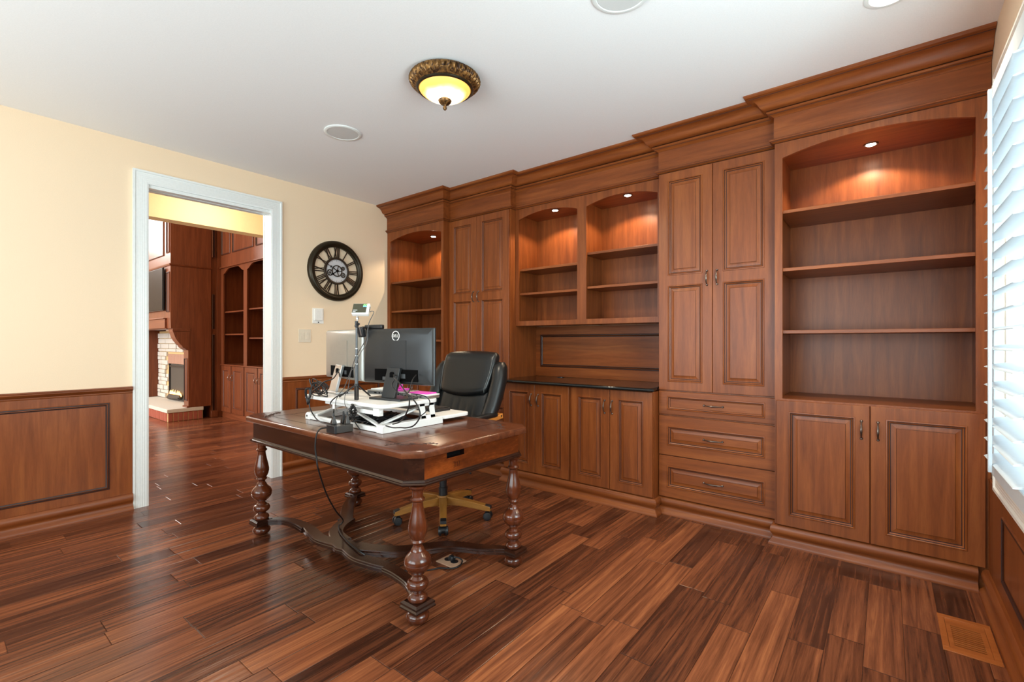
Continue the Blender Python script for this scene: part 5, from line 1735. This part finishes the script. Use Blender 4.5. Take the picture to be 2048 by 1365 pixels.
tv = thing('television', 'wall-mounted black television above the fireplace beyond the doorway', 'television', (-5.15, 2.36, 1.735))
obj('screen', MB().box(-5.83, -4.482, 2.352, 2.372, 1.742, 2.398), screen_m, tv, bevel=0.003)
obj('bezel', MB().box(-5.84, -4.472, 2.358, 2.376, 1.732, 2.404), black_pl, tv)
obj('wall_bracket', MB().box(-5.4, -4.9, 2.376, 2.3985, 1.85, 2.25), dark_grey, tv)

# narrow recessed panel between chimney breast and bookcase, then the wall of cabinets
m = MB()
m.box(-4.7, XP - 0.03, 2.953, 3.62, 0, 5.18)
m.box(XP - 0.03, XP, 3.045, 3.62, 0, 5.18)
struct('trim_6', m, red_v)
m = MB()
for a, b in ((1.45, 2.02), (0.10, 1.36), (2.62, 4.2)): m.ring_panel(2.975, 3.015, a, b, XP - 0.029, PM2, axis='x', sgn=1, fill=False)
struct('trim_7', m, [red_v, glaze], angle=20)
m = MB(); m.box(XP - 0.045, XP + 0.012, 2.955, 3.05, 0.001, 0.11)
struct('baseboard_great_room', m, red_v, bevel=0.003)

bf = 3.100
bc = thing('bookcase', 'red cherry bookcase with scalloped arches in the room beyond the doorway', 'bookcase', (-3.0, 3.35, 0))
m = MB()
for x in (-4.235, -3.32, -2.40): m.box(x - 0.012, x + 0.012, bf + 0.02, 3.60, 0.87, 2.46)
m.box(-4.22, -1.40, 3.58, 3.60, 0.87, 2.46)
obj('carcass', m, red_v, bc)
m = MB()
m.box(-4.248, -4.150, bf, bf + 0.02, 0.872, 2.46); m.box(-3.375, -3.255, bf, bf + 0.02, 0.872, 2.46); m.box(-2.48, -2.36, bf, bf + 0.02, 0.872, 2.46)
for xa_, xb_ in ((-4.150, -3.375), (-3.255, -2.48), (-2.36, -1.5)):
    n = 24
    pts = []
    for k in range(n + 1):
        t = k / n
        s = math.sin(PI * t)
        zz = 2.350 + 0.085 * (0.5 - 0.5 * math.cos(PI * min(1, s * 1.25))) - 0.018 * (math.sin(PI * t * 2) ** 2) * (1 - s)
        pts.append((xa_ + (xb_ - xa_) * t, zz))
    for (xa2, za2), (xb2, zb2) in zip(pts, pts[1:]):
        m.prism([(xa2, za2), (xb2, zb2), (xb2, 2.46), (xa2, 2.46)], 'xz', bf, bf + 0.02)
obj('face_frame', m, red_v, bc, smooth=False)
for z in (1.738, 1.370): obj('shelf', MB().box(-4.222, -3.333, bf + 0.03, 3.58, z - 0.022, z), red_h, bc, bevel=0.002)
for z in (1.752, 1.306): obj('shelf', MB().box(-3.307, -2.413, bf + 0.03, 3.58, z - 0.022, z), red_h, bc, bevel=0.002)
obj('base_box', MB().box(-4.248, -1.40, bf + 0.02, 3.60, 0.001, 0.850), red_v, bc)
obj('ledge', MB().box(-4.248, -1.40, bf - 0.012, 3.60, 0.851, 0.872), red_h, bc, bevel=0.003)
obj('plinth', MB().box(-4.2, -1.40, bf + 0.006, bf + 0.021, 0.001, 0.088), red_h, bc)
m = MB().box(-4.246, -1.40, bf - 0.004, bf + 0.03, 2.462, 5.15)
m.box(-4.246, -1.40, bf - 0.028, bf, 2.446, 2.466)
fr2 = obj('upper_panelling', m, red_v, bc, bevel=0.003)
for a, b in ((-4.20, -3.84), (-3.76, -3.00), (-2.92, -2.1)):
    obj('panel_moulding', MB().ring_panel(a, b, 2.66, 4.2, bf - 0.0045, PM2, sgn=-1, fill=False), [red_v, glaze], fr2, angle=20)
for a, b, hx in ((-4.240, -3.862, -3.90), (-3.835, -3.376, -3.79), (-3.345, -2.905, -2.945), (-2.882, -2.46, -2.84), (-2.43, -1.95, -1.99)):
    pm = panel_front(a, b, 0.092, 0.848, bf, [(a + 0.07, b - 0.07, 0.165, 0.780)])
    d = obj('door', pm, [red_v, glaze], bc, angle=20)
    pull(d, hx, bf, 0.66, 0.10)
